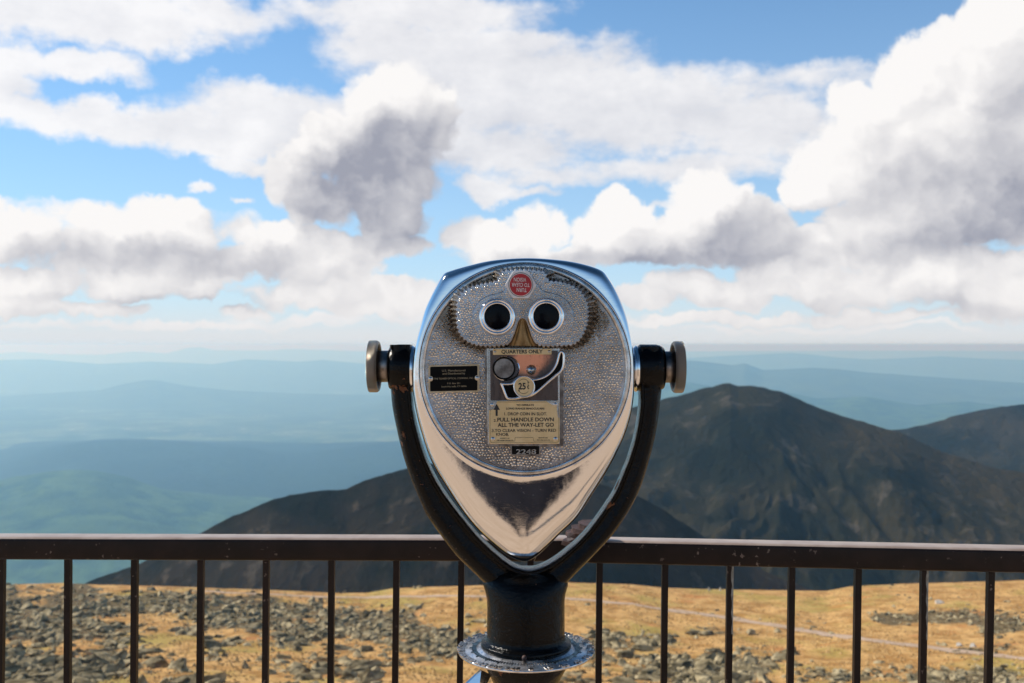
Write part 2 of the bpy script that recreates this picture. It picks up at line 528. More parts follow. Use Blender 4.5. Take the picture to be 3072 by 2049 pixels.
class MB:
    """collects shapes into one mesh"""
    def __init__(self):
        self.v, self.f, self.s, self.mi = [], [], [], []
        self.cur = 0

    def add(self, v, f, smooth=False):
        o = len(self.v)
        self.v += [tuple(p) for p in v]
        self.f += [tuple(i + o for i in q) for q in f]
        self.s += [smooth] * len(f)
        self.mi += [self.cur] * len(f)

    def loft(self, rings, smooth=True, closed=True, cap0=False, cap1=False):
        n = len(rings[0])
        v = [p for r in rings for p in r]
        f = []
        for i in range(len(rings) - 1):
            for j in range(n if closed else n - 1):
                k = (j + 1) % n
                f.append((i * n + j, i * n + k, (i + 1) * n + k, (i + 1) * n + j))
        self.add(v, f, smooth)
        if cap0:
            self.add(rings[0], [tuple(range(n - 1, -1, -1))])
        if cap1:
            self.add(rings[-1], [tuple(range(n))])

    def box(self, c, h, rot=None):
        c, h = Vector(c), Vector(h)
        v = []
        for sx in (-1, 1):
            for sy in (-1, 1):
                for sz in (-1, 1):
                    p = Vector((sx * h.x, sy * h.y, sz * h.z))
                    if rot is not None:
                        p = rot @ p
                    v.append(c + p)
        f = [(0, 1, 3, 2), (4, 6, 7, 5), (0, 4, 5, 1), (2, 3, 7, 6), (0, 2, 6, 4), (1, 5, 7, 3)]
        self.add(v, f)

    def build(self, name, mat, parent=None, origin=None, fix=True):
        me = bpy.data.meshes.new(name)
        me.from_pydata(self.v, [], self.f)
        me.polygons.foreach_set('use_smooth', self.s)
        me.polygons.foreach_set('material_index', self.mi)
        if fix:
            bm = bmesh.new()
            bm.from_mesh(me)
            bmesh.ops.recalc_face_normals(bm, faces=bm.faces)
            bm.to_mesh(me)
            bm.free()
        if origin is None and parent is not None:
            origin = WORLD_OF.get(parent.name, Vector((0, 0, 0)))
        o = link(name, me, mat, parent)
        place(o, me, origin, parent)
        return o


WORLD_OF = {}


def place(o, me, origin, parent):
    """mesh given in world coordinates: move its origin to `origin`, keep it where it is"""
    origin = Vector(origin) if origin is not None else Vector((0, 0, 0))
    me.transform(Matrix.Translation(-origin))
    pw = WORLD_OF.get(parent.name, Vector((0, 0, 0))) if parent is not None else Vector((0, 0, 0))
    o.location = origin - pw
    WORLD_OF[o.name] = origin


def lathe(prof, c, axis='Z', seg=64, smooth=True, a0=0.0):
    """prof: list of (radius, axial) in metres -> rings"""
    rings = []
    c = Vector(c)
    for r, a in prof:
        ring = []
        for i in range(seg):
            t = 2 * math.pi * i / seg + a0
            if axis == 'Z':
                p = Vector((r * COS(t), r * SIN(t), a))
            elif axis == 'Y':
                p = Vector((r * COS(t), a, r * SIN(t)))
            else:
                p = Vector((a, r * COS(t), r * SIN(t)))
            ring.append(c + p)
        rings.append(ring)
    return rings


def catmull(pts, n=4, closed=True):
    out = []
    m = len(pts)
    for i in range(m if closed else m - 1):
        p0 = pts[(i - 1) % m] if closed or i > 0 else pts[i]
        p1 = pts[i]
        p2 = pts[(i + 1) % m]
        p3 = pts[(i + 2) % m] if closed or i + 2 < m else pts[(i + 1) % m]
        for k in range(n):
            t = k / n
            out.append(tuple(0.5 * ((2 * b) + (-a + c) * t + (2 * a - 5 * b + 4 * c - d) * t * t + (-a + 3 * b - 3 * c + d) * t ** 3)
                             for a, b, c, d in zip(p0, p1, p2, p3)))
    if not closed:
        out.append(tuple(pts[-1]))
    return out


def resample(pts, step):
    pts = np.array(pts, float)
    q = np.vstack([pts, pts[:1]])
    seg = np.hypot(*np.diff(q, axis=0).T)
    L = np.concatenate([[0], np.cumsum(seg)])
    n = max(8, int(round(L[-1] / step)))
    s = np.linspace(0, L[-1], n, endpoint=False)
    return np.stack([np.interp(s, L, q[:, 0]), np.interp(s, L, q[:, 1])], 1), s


def outward(pts):
    pts = np.array(pts, float)
    t = np.roll(pts, -1, 0) - np.roll(pts, 1, 0)
    t /= np.maximum(1e-9, np.hypot(t[:, 0], t[:, 1]))[:, None]
    n = np.stack([t[:, 1], -t[:, 0]], 1)
    area = 0.5 * np.sum(pts[:, 0] * np.roll(pts[:, 1], -1) - np.roll(pts[:, 0], -1) * pts[:, 1])
    return n if area > 0 else -n


def fill(mb, ring):
    """triangulated face over a (possibly concave) closed ring, all in one plane"""
    from mathutils.geometry import tessellate_polygon
    tris = tessellate_polygon([[Vector(p) for p in ring]])
    mb.add(ring, [tuple(t) for t in tris])


def plate(mb, pts, y0, y1, bevel_px=2.0, bevel_m=None, grow_px=0.0):
    """prism with a softened front edge; pts in picture pixels at depth y0 (front) .. y1 (back)"""
    pts = np.array(pts, float)
    nr = outward(pts)
    bm_ = bevel_m if bevel_m is not None else bevel_px * y0 / F
    r0 = [P(x, y, y0) for x, y in pts - nr * bevel_px]
    r1 = [P(x, y, y0 + bm_ * .35) for x, y in pts - nr * bevel_px * .3]
    r2 = [P(x, y, y0 + bm_) for x, y in pts]
    r3 = [P(x, y, y1) for x, y in pts + nr * grow_px]
    fill(mb, r0)
    mb.loft([r0, r1, r2, r3], smooth=False)


def rrect(x0, y0, x1, y1, r, n=5, skew=0.0):
    out = []
    for cx, cy, a in ((x1 - r, y0 + r, -90), (x1 - r, y1 - r, 0), (x0 + r, y1 - r, 90), (x0 + r, y0 + r, 180)):
        for i in range(n + 1):
            t = math.radians(a + 90 * i / n)
            out.append((cx + r * COS(t), cy + r * SIN(t)))
    mx = (x0 + x1) / 2
    return [(x, y + (x - mx) * skew) for x, y in out]


def circ(cx, cy, r, n=48, rx=None):
    return [(cx + (rx or r) * COS(2 * math.pi * i / n), cy + r * SIN(2 * math.pi * i / n)) for i in range(n)]


_font_cache = {}


def text_mesh(s, bold=0.0):
    k = (s, bold)
    if k in _font_cache:
        return _font_cache[k]
    cu = bpy.data.curves.new('t', 'FONT')
    cu.body = s
    cu.size = 1
    cu.offset = bold
    cu.resolution_u = 4
    cu.fill_mode = 'FRONT'
    ob = bpy.data.objects.new('t', cu)
    COL.objects.link(ob)
    bpy.context.view_layer.update()
    dg = bpy.context.evaluated_depsgraph_get()
    me = bpy.data.meshes.new_from_object(ob.evaluated_get(dg))
    co = np.array([v.co[:] for v in me.vertices])
    fs = [tuple(p.vertices) for p in me.polygons]
    bpy.data.objects.remove(ob)
    bpy.data.curves.remove(cu)
    bpy.data.meshes.remove(me)
    _font_cache[k] = (co, fs)
    return co, fs


def put_text(mb, s, cx, cy, w, h, Y, rot=0.0, bold=0.0, skew=0.0):
    """text of full ink width w and cap height h pixels centred on cx, cy"""
    co, fs = text_mesh(s, bold)
    x0, x1 = co[:, 0].min(), co[:, 0].max()
    capc, _ = text_mesh('H', bold)
    cap0, cap1 = capc[:, 1].min(), capc[:, 1].max()
    cr, sr = COS(rot), SIN(rot)
    v = []
    for x, y, _ in co:
        dx = ((x - x0) / (x1 - x0) - .5) * w
        dy = -((y - cap0) / (cap1 - cap0) - .5) * h
        X = cx + dx * cr - dy * sr
        Yp = cy + dx * sr + dy * cr + dx * skew
        v.append(P(X, Yp, Y))
    mb.add(v, fs)


def empty(name, loc, label=None, cat=None, group=None):
    o = bpy.data.objects.new(name, None)
    COL.objects.link(o)
    o.location = loc
    o.empty_display_size = .2
    WORLD_OF[o.name] = Vector(loc)
    if label:
        o['label'] = label
    if cat:
        o['category'] = cat
    if group:
        o['group'] = group
    return o


def tag(o, label=None, cat=None, group=None, kind=None):
    for k, v in (('label', label), ('category', cat), ('group', group), ('kind', kind)):
        if v:
            o[k] = v
    return o


# numpy value noise
_perm = np.random.default_rng(5).random((256, 256))


def vnoise(x, y, seed=0):
    x = np.asarray(x, float) + seed * 17.31
    y = np.asarray(y, float) + seed * 9.77
    xi, yi = np.floor(x).astype(int), np.floor(y).astype(int)
    fx, fy = x - xi, y - yi
    fx, fy = fx * fx * (3 - 2 * fx), fy * fy * (3 - 2 * fy)
    g = lambda a, b: _perm[a % 256, b % 256]
    return (g(xi, yi) * (1 - fx) + g(xi + 1, yi) * fx) * (1 - fy) + (g(xi, yi + 1) * (1 - fx) + g(xi + 1, yi + 1) * fx) * fy - .5


def fbm(x, y, oct=5, seed=0, gain=.5):
    s, a, f = 0, 1, 1
    for i in range(oct):
        s = s + a * vnoise(x * f, y * f, seed + i * 3)
        a *= gain
        f *= 2.03
    return s


def ridged(x, y, oct=5, seed=0):
    s, a, f = 0, 1, 1
    for i in range(oct):
        s = s + a * (.5 - np.abs(vnoise(x * f, y * f, seed + i * 3)) * 2)
        a *= .5
        f *= 2.1
    return s


def grid_mesh(X, Y, Z, smooth=True):
    nr, nc = X.shape
    me = bpy.data.meshes.new('g')
    co = np.stack([X, Y, Z], -1).reshape(-1, 3).astype(np.float32)
    i = np.arange(nr - 1)[:, None] * nc + np.arange(nc - 1)[None, :]
    q = np.stack([i, i + 1, i + nc + 1, i + nc], -1).reshape(-1, 4)
    me.vertices.add(len(co))
    me.vertices.foreach_set('co', co.ravel())
    me.loops.add(q.size)
    me.loops.foreach_set('vertex_index', q.ravel().astype(np.int32))
    me.polygons.add(len(q))
    me.polygons.foreach_set('loop_start', np.arange(0, q.size, 4, dtype=np.int32))
    me.polygons.foreach_set('loop_total', np.full(len(q), 4, dtype=np.int32))
    me.polygons.foreach_set('use_smooth', np.full(len(q), smooth))
    me.update(calc_edges=True)
    return me


#@@TERRAIN
# ------------------------------------------------------------------ terrain materials
def mat_ground():
    m, T, bs, oc = new_mat('alpine_turf')
    n0 = T.noise(T.vm('MULTIPLY', oc, (1, .55, 1)), .035, 6, .6)
    n1 = T.noise(T.vm('MULTIPLY', oc, (1, .6, 1)), .16, 7, .62)
    n2 = T.noise(oc, .9, 5, .65)
    n3 = T.noise(oc, .06, 5, .6)
    c = T.mix(T.sstep(n1, .36, .62), (.42, .215, .065), (.70, .42, .165))
    c = T.mix(T.sstep(n0, .50, .66, 0, .8), c, (.42, .33, .09))
    c = T.mix(T.sstep(n3, .56, .70, 0, .75), c, (.56, .24, .08))
    c = T.mix(T.sstep(n2, .50, .68, 0, .55), c, (.20, .125, .045))
    at = T.n('ShaderNodeAttribute')
    at.attribute_name = 'stony'
    st = T.sstep(T.m('ADD', at.outputs['Fac'], T.m('MULTIPLY', T.m('SUBTRACT', T.noise(oc, .35, 6, .65), .5), 1.3)), .40, .75)
    c = T.mix(T.m('MULTIPLY', st, .9), c, T.mix(T.sstep(n2, .4, .6), (.050, .040, .022), (.20, .155, .085)))
    T.lk(c, bs.inputs['Base Color'])
    bs.inputs['Roughness'].default_value = .95
    bs.inputs['Specular IOR Level'].default_value = .1
    bump(T, bs, T.m('ADD', n1, T.m('MULTIPLY', n2, .5)), .6, 1.2)
    return m


def mat_hill(name, cols, scale, rock=None, rthr=.56, bumpd=30, stretch=(1, 1, .6)):
    m, T, bs, oc = new_mat(name)
    v = T.vm('MULTIPLY', oc, stretch)
    n1 = T.noise(v, scale, 9, .6)
    n2 = T.noise(v, scale * 4.3, 7, .62)
    n3 = T.noise(v, scale * .33, 5, .55)
    c = T.mix(T.sstep(n1, .38, .62), cols[0], cols[1])
    c = T.mix(T.sstep(n3, .46, .62, 0, .8), c, cols[2])
    if rock:
        c = T.mix(T.m('MULTIPLY', T.sstep(n2, rthr, rthr + .1), T.sstep(n1, .45, .6)), c, rock)
    T.lk(c, bs.inputs['Base Color'])
    bs.inputs['Roughness'].default_value = .95
    bs.inputs['Specular IOR Level'].default_value = .05
    bump(T, bs, T.m('ADD', T.m('ADD', n2, n1), T.m('MULTIPLY', T.noise(v, scale * 14, 5, .6), .4)), .8, bumpd)
    return m


M['turf'] = mat_ground()
M['near_mtn'] = mat_hill('heath_and_scree', [(.005, .007, .004), (.030, .021, .012), (.062, .040, .026)], .010, (.085, .066, .046), .53, 7)
M['mtn'] = mat_hill('cloud_shaded_spruce_and_scree', [(.008, .010, .005), (.029, .025, .011), (.054, .040, .020)], .0062, (.080, .066, .048), .53, 11)  # spruce and scree, with cloud shadow put into the dark tones
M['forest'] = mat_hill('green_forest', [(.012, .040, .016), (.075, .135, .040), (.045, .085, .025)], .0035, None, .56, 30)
M['cloud_shaded_forest'] = mat_hill('cloud_shadow_forest', [(.008, .018, .012), (.016, .030, .016), (.012, .022, .014)], .002, None, .56, 20)  # forest hill with a cloud shadow put into its colour
M['far_forest'] = mat_hill('far_forest', [(.040, .068, .040), (.080, .115, .060), (.050, .078, .045)], .002, None, .56, 20)  # paler than the near woods: distance haze put into the colour
M['valley'] = mat_hill('valley_woods', [(.040, .075, .042), (.130, .175, .095), (.026, .050, .036)], .0012, (.42, .42, .30), .56, 20)  # pale tones carry haze, dark patches cloud shadow, within the colour
M['gravel'] = simple('pale_gravel', (.44, .30, .19), (.58, .41, .29), .9, 0, .6, 2.0, .4, .1)
M['boulder'] = simple('lichen_rock', (.10, .080, .042), (.52, .42, .25), .9, 0, .45, 3.0, .35, .15)
M['boulder'].node_tree.nodes['Principled BSDF'].inputs['Specular IOR Level'].default_value = .15
M['shrub'] = simple('krummholz', (.055, .060, .030), (.13, .125, .075), .95, 0, .5, 2, .7, .4)
M['deck'] = simple('warm_concrete', (.60, .42, .28), (.70, .51, .36), .85, 0, 3, 40, .3, .003)


def prof(pts):
    xs = np.array([p[0] for p in pts], float)
    ys = np.array([p[1] for p in pts], float)
    return lambda px: np.interp(px, xs, ys)


def tanof(py):
    return (py - HOR) / F


# near ground: falls away from the terrace to a crest about 420 m off
crest = prof([(-900, 1730), (-300, 1745), (0, 1755), (200, 1747), (300, 1754), (480, 1758), (700, 1766), (1000, 1778), (1100, 1776), (1180, 1763), (1300, 1758), (1460, 1755), (1700, 1746),
              (1900, 1755), (2000, 1765), (2200, 1769), (2480, 1772), (2550, 1759), (2750, 1751), (2900, 1745), (3072, 1739), (3600, 1730), (4200, 1730)])
RC = 420.0


def ground_h(x, y):
    x, y = np.asarray(x, float), np.asarray(y, float)
    r = np.maximum(y, 1e-3)            # depth along the view direction
    px = 1536 + F * x / np.maximum(y, 5.0)
    px = np.clip(px, -900, 4000)
    Tc = tanof(crest(px))
    g = np.clip((RC - r) / (RC - 120.0), 0, 1.35)
    T_ = Tc + (.372 - Tc) * g ** 1.35
    z = CAM_Z - r * T_
    near = CAM_Z - 118 * (Tc + (.372 - Tc) * ((RC - 118) / (RC - 120.0)) ** 1.35)
    z = np.where(r < 118, near + (118 - r) * .19, z)
    z = np.where(r > RC, z - (r - RC) * .35 - (r - RC) ** 2 * .0009, z)
    amp = np.clip((r - 60) / 60, 0, 1) * np.where(r > RC - 45, np.clip((RC - r) / 45, 0, 1) * .8 + .2, 1.0)
    z = z + amp * (2.6 * fbm(x / 55, y / 70, 5, 3) + .5 * fbm(x / 9, y / 9, 3, 8) + .16 * fbm(x / 1.9, y / 1.9, 2, 12))
    return z


th = np.concatenate([np.linspace(-48, -31, 40)[:-1], np.linspace(-31, 31, 900), np.linspace(31, 48, 40)[1:]])
rr = np.concatenate([np.linspace(3.2, 110, 40)[:-1], np.linspace(110, RC + 10, 640), np.linspace(RC + 10, 900, 40)[1:]])
TH, RR = np.meshgrid(np.radians(th), rr)
X, Y = RR * np.tan(TH), RR
ZG = ground_h(X, Y)
X0, Y0 = X, Y
g = link('ground', grid_mesh(X, Y, ZG), M['turf'])
tag(g, kind='structure')


def hill(name, pts, R, back, front, mat, wobble=0.05, amp=10, nscale=1 / 400., seed=1, floor_z=-1560, nr=90, nc=420, gully=0.6):
    """a ridge standing at distance R(px): crest follows pts, slopes fall to the valley before and behind"""
    f = prof(pts)
    x0, x1 = pts[0][0], pts[-1][0]
    pxs = np.linspace(x0, x1, nc)
    Rv = R(pxs) if callable(R) else np.full(nc, float(R))
    zc = CAM_Z - Rv * tanof(f(pxs))
    zc = np.maximum(zc, floor_z)
    s = np.concatenate([-np.linspace(1, 0, nr) ** 1.25, np.linspace(0, 1, nr // 3)[1:]])
    S, PX = np.meshgrid(s, pxs, indexing='ij')
    RV = np.broadcast_to(Rv, S.shape)
    ZC = np.broadcast_to(zc, S.shape)
    Rr = np.where(S < 0, RV + S * front, RV + S * back)
    Xw = Rr * (PX - 1536) / F
    Yw = Rr
    a = np.abs(S)
    drop = np.where(S < 0, a ** 1.12, a ** .95)
    H = ZC - floor_z
    Z = ZC - drop * H
    n = fbm(Xw * nscale, Yw * nscale, 6, seed)
    rg = ridged(Xw * nscale * 1.0 + n * .6, Yw * nscale * .45, 4, seed + 40)
    env = np.clip(a * 3.0, 0.045, 1) * np.clip((1 - a) * 3, .1, 1)
    Z = Z + env * amp * (n * 1.6 + gully * rg)
    Z = Z + .09 * amp * fbm(Xw * nscale * 6, Yw * nscale * 6, 4, seed + 9)
    o = link(name, grid_mesh(Xw, Yw, Z), mat)
    tag(o, kind='structure')
    return o


hill('mountain', [(-200, 1990), (150, 1790), (300, 1738), (400, 1700), (500, 1652), (600, 1602), (650, 1576), (700, 1550), (760, 1524), (820, 1500), (870, 1488), (930, 1478), (985, 1470), (1040, 1466),
                  (1090, 1444), (1140, 1425), (1190, 1409), (1240, 1398), (1320, 1392), (1420, 1385), (1560, 1395), (1700, 1420), (1820, 1455), (1918, 1493), (2000, 1535), (2100, 1600), (2200, 1665),
                  (2350, 1740), (2600, 1830)], lambda p: 930 + (p - 900) * .02, 420, 470, M['near_mtn'], amp=23, nscale=1 / 130., seed=2, floor_z=-520, gully=1.0, nr=150, nc=640)
hill('mountain', [(1000, 1560), (1200, 1440), (1320, 1388), (1500, 1330), (1700, 1275), (1850, 1238), (1910, 1222), (1990, 1196), (2050, 1180), (2100, 1168), (2140, 1161), (2170, 1151), (2190, 1149), (2215, 1157), (2260, 1158),
                  (2300, 1165), (2340, 1174), (2400, 1204), (2450, 1223), (2500, 1240), (2600, 1272), (2660, 1293), (2700, 1306), (2760, 1334), (2830, 1362), (2900, 1384), (3000, 1408), (3100, 1425), (3400, 1480), (3900, 1560)],
     lambda p: 1700 - (p - 2200) * .2, 620, 1050, M['mtn'], amp=50, nscale=1 / 225., seed=5, floor_z=-620, nc=760, nr=200, gully=1.1)
hill('mountain', [(2200, 1560), (2450, 1400), (2600, 1322), (2670, 1292), (2720, 1287), (2770, 1272), (2830, 1258), (2860, 1247), (2900, 1238), (2980, 1222), (3072, 1211), (3200, 1204), (3400, 1215), (3700, 1260), (4200, 1400)],
     2600, 1000, 1000, M['mtn'], amp=55, nscale=1 / 265., seed=9, floor_z=-800, gully=1.1, nr=120)
hill('hill', [(-900, 1490), (-300, 1450), (-100, 1452), (0, 1446), (60, 1432), (130, 1417), (210, 1409), (290, 1412), (380, 1430), (450, 1455), (520, 1478), (600, 1492), (700, 1508), (850, 1530), (1100, 1580)],
     9000, 2200, 3600, M['forest'], amp=40, nscale=1 / 900., seed=12, floor_z=-1560)
hill('hill', [(-900, 1440), (-200, 1400), (0, 1392), (90, 1368), (160, 1346), (230, 1332), (300, 1323), (360, 1321), (450, 1325), (560, 1332), (640, 1341), (740, 1345), (800, 1358), (860, 1364), (930, 1362), (1000, 1352),
              (1100, 1338), (1200, 1326), (1350, 1320), (1600, 1340)], 12600, 3500, 3900, M['cloud_shaded_forest'], amp=34, nscale=1 / 1300., seed=14, floor_z=-1545)
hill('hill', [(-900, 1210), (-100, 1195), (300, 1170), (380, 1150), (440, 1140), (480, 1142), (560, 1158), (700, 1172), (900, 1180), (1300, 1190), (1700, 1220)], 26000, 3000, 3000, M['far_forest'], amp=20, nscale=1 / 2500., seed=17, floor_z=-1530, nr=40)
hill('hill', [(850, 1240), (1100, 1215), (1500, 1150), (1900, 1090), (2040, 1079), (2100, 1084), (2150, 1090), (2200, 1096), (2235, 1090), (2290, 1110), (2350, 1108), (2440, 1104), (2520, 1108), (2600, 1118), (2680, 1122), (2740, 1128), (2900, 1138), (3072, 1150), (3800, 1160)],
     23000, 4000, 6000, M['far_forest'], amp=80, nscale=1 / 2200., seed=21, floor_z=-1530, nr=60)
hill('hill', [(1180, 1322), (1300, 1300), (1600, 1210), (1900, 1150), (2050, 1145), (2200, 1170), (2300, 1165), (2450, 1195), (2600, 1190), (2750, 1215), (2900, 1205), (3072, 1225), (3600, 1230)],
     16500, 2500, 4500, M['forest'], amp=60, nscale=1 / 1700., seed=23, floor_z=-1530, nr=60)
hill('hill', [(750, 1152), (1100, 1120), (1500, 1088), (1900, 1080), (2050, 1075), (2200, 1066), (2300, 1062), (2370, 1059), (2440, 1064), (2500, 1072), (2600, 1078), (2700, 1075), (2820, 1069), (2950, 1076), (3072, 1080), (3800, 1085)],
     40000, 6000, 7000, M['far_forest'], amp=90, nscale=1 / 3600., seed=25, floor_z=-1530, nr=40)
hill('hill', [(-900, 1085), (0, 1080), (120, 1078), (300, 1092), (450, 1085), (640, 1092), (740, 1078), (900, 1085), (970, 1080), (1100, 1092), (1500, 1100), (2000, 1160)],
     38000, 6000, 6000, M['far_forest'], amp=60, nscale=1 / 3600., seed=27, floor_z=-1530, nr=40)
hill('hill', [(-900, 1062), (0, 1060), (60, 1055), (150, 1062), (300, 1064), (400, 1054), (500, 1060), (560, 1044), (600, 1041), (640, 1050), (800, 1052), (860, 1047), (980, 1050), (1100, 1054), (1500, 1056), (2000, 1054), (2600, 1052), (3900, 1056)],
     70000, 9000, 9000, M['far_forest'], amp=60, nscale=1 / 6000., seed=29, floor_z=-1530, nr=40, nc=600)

th = np.concatenate([np.linspace(-60, -32, 30)[:-1], np.linspace(-32, 32, 420), np.linspace(32, 60, 30)[1:]])
rr = np.geomspace(1200, 98000, 420)
TH, RR = np.meshgrid(np.radians(th), rr)
X, Y = RR * np.tan(TH), RR
Zv = -1500 + 70 * fbm(X / 3500, Y / 3500, 6, 31) + np.clip((Y - 20000) / 30000, 0, 1) * 220 * fbm(X / 9000, Y / 7000, 4, 37)
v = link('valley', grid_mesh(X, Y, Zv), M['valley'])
tag(v, kind='structure')


def on_ground(px, py):
    """where the sight line through a pixel meets the near ground"""
    d = ray(px, py)
    ys = np.linspace(95, RC + 4, 900)
    z = CAM_Z + d.z / d.y * ys
    x = d.x / d.y * ys
    gh = ground_h(x, ys)
    hit = np.nonzero(z <= gh)[0]
    if len(hit) == 0:
        return None
    i = hit[0]
    return Vector((x[i], ys[i], gh[i]))


# path
pp = [(596, 1772), (715, 1780), (834, 1784), (923, 1790), (1060, 1792), (1220, 1790), (1387, 1789), (1560, 1795), (1700, 1798), (1790, 1803), (2000, 1829), (2200, 1857), (2400, 1889), (2600, 1920), (2800, 1944), (3072, 1978), (3400, 2020)]
pts = [on_ground(*p) for p in catmull(pp, 6, False)]
pts = [p for p in pts if p]
sm = np.array([p[:] for p in pts])
for _ in range(3):
    sm[1:-1] = (sm[:-2] + sm[1:-1] * 2 + sm[2:]) / 4
rows = []
for i in range(len(sm)):
    a, b = sm[max(0, i - 1)], sm[min(len(sm) - 1, i + 1)]
    t = (b - a)[:2]
    t = t / max(1e-6, np.hypot(*t))
    nrm = np.array([-t[1], t[0]])
    row = []
    for w in np.linspace(-1, 1, 7):
        wob = 1 + .25 * vnoise(i * .9, w, 2)
        x, y = sm[i][:2] + nrm * w * 2.7 * wob
        row.append((x, y, float(ground_h(x, y)) + .22 - .12 * abs(w) ** 3))
    rows.append(row)
A = np.array(rows)
pth = link('path', grid_mesh(A[..., 0], A[..., 1], A[..., 2]), M['gravel'])
tag(pth, kind='structure')

# boulders
ROCK = [(150, 1860, 420, 130, 1.0), (450, 1800, 300, 50, .9), (700, 1850, 330, 70, .9), (1100, 1880, 330, 70, 1.0), (150, 2010, 330, 60, 1.2), (480, 2020, 130, 50, .6), (650, 1970, 70, 40, .6),
        (900, 1920, 220, 40, .7), (980, 2010, 230, 45, .6), (1330, 1930, 150, 70, .9), (1880, 1930, 160, 45, .7), (2080, 2010, 280, 70, 1.1), (1800, 2000, 120, 60, .7), (2300, 1850, 260, 28, .5),
        (2800, 1850, 330, 32, .8), (3020, 1870, 200, 50, .8), (2950, 1945, 250, 25, .6), (2480, 2035, 300, 35, .7), (2900, 2030, 330, 40, 1.0), (2150, 1900, 160, 26, .4), (1250, 1820, 200, 30, .35), (2700, 1800, 160, 14, .25), (1500, 1880, 130, 40, .4)]


def rock_density(px, py):
    px, py = np.asarray(px, float), np.asarray(py, float)
    s_ = np.zeros(px.shape)
    for cx, cy, rx, ry, w in ROCK:
        q = ((px - cx) / rx) ** 2 + ((py - cy) / ry) ** 2
        s_ = np.maximum(s_, w * np.exp(-q * 1.2))
    s_ = s_ + .75 * fbm(px / 110, py / 34, 4, 51) - .02
    return np.where(s_ > 0, s_ * s_ * 1.6, 0.0)


PXG = 1536 + F * X0 / Y0
PYG = HOR + F * (CAM_Z - ZG) / Y0
at_ = g.data.attributes.new('stony', 'FLOAT', 'POINT')
at_.data.foreach_set('value', np.clip(rock_density(PXG, np.clip(PYG, 1700, 2300)), 0, 1).astype(np.float32).ravel())


def rock_proto(seed, sub=2):
    bm = bmesh.new()
    bmesh.ops.create_icosphere(bm, subdivisions=sub, radius=1)
    r = random.Random(seed)
    cuts = [(Vector((r.uniform(-1, 1), r.uniform(-1, 1), r.uniform(-.6, 1))).normalized(), r.uniform(.28, .75)) for _ in range(9)]
    for vv in bm.verts:
        for nrm, d in cuts:
            k = vv.co.dot(nrm)
            if k > d:
                vv.co -= nrm * (k - d) * .97
        vv.co += Vector((r.uniform(-.05, .05), r.uniform(-.05, .05), r.uniform(-.05, .05)))
    v = np.array([x.co[:] for x in bm.verts])
    f = [tuple(x.index for x in ff.verts) for ff in bm.faces]
    bm.free()
    return v, f


protos = [rock_proto(i) for i in range(8)]
small = [rock_proto(i + 20, 1) for i in range(8)]
rocks = []
tries = 0
while len(rocks) < 9500 and tries < 200000:
    tries += 1
    px, py = random.uniform(-60, 3130), 1752 + (random.random() ** .85) * 310
    dn = float(rock_density(px, py))
    if random.random() > dn * 1.25:
        continue
    p = on_ground(px, py)
    if p is None:
        continue
    big = random.random()
    s = (.34 + 2.3 * big ** 4.5) * (1.0 if px < 1700 or (py > 1900 and px < 2400) else .55)
    rocks.append((s / p.y, s, p))
# a few landmark slabs
SLABS = [((1170, 1950), (5.6, 3.0, 1.3), 'long flat grey slab lying on orange turf right of the other big slab'),
         ((990, 1985), (6.6, 4.2, 1.9), 'broad low grey boulder half sunk in turf between two clusters of stones'),
         ((640, 1978), (2.6, 2.4, 2.0), 'squat grey boulder alone on orange turf left of the broad low boulder'),
         ((300, 1934), (3.0, 2.2, 1.0), 'pale flat stone at the lower edge of the orange turf patch')]
rocks.sort(key=lambda t: -t[0])
rock_meshes = []
for v, f in protos:
    rock_meshes.append(mesh_from(v, f))
    rock_meshes[-1].materials.append(M['boulder'])


def place_rock(o, p, s3, rz):
    o.location = (p.x, p.y, p.z + s3[2] * .25)
    o.scale = s3
    o.rotation_euler = (random.uniform(-.25, .25), random.uniform(-.25, .25), rz)


first = None
for i, (k, s, p) in enumerate(rocks[:296]):
    if first is None:
        o = bpy.data.objects.new('boulder', rock_meshes[0])
        tag(o, 'lichen grey boulder among many on the orange alpine turf below the railing', 'boulder', 'boulders scattered over the orange turf')
        first = o
    else:
        o = first.copy()
        o.data = rock_meshes[i % 8]
    COL.objects.link(o)
    place_rock(o, p, (s * random.uniform(.8, 1.9), s * random.uniform(.6, 1.2), s * random.uniform(.35, .8)), random.uniform(0, 6.28))
for (q, s3, lab) in SLABS:
    p = on_ground(*q)
    if p is None:
        continue
    o = bpy.data.objects.new('boulder', rock_meshes[random.randrange(8)])
    COL.objects.link(o)
    tag(o, lab, 'boulder')
    place_rock(o, p, tuple(a * .62 for a in s3), random.uniform(-.3, .3))
    o.rotation_euler = (0.05, 0.06, random.uniform(-.3, .3))
M['palerock'] = simple('pale_rock', (.52, .46, .38), (.66, .60, .52), .9, 0, .9, 3, .3, .1)
pale = mesh_from(*protos[3])
pale.materials.append(M['palerock'])
for (q, s3, lab) in [((2822, 1810), (3.4, 1.6, 1.1), 'large pale stone high on the right slope beside the stony patch'), ((2880, 1938), (1.5, 1.0, .8), 'pale stone just above the gravel path at far right, left of its twin'),
                     ((2921, 1941), (1.4, 1.0, .8), 'pale stone just above the gravel path at far right, right of its twin'),
                     ((2128, 1772), (.8, .6, 1.5), 'small pale upright stone in place of a hiker on the crest, left one of two'), ((2161, 1772), (.7, .6, 1.4), 'small pale upright stone in place of a hiker on the crest, right one of two')]:  # the crest pair are stones put in for likely hikers
    p = on_ground(*q) or on_ground(q[0], q[1] + 6)
    if p is None:
        continue
    o = bpy.data.objects.new('boulder', pale)
    COL.objects.link(o)
    tag(o, lab, 'boulder')
    place_rock(o, p, s3, random.uniform(-.4, .4))
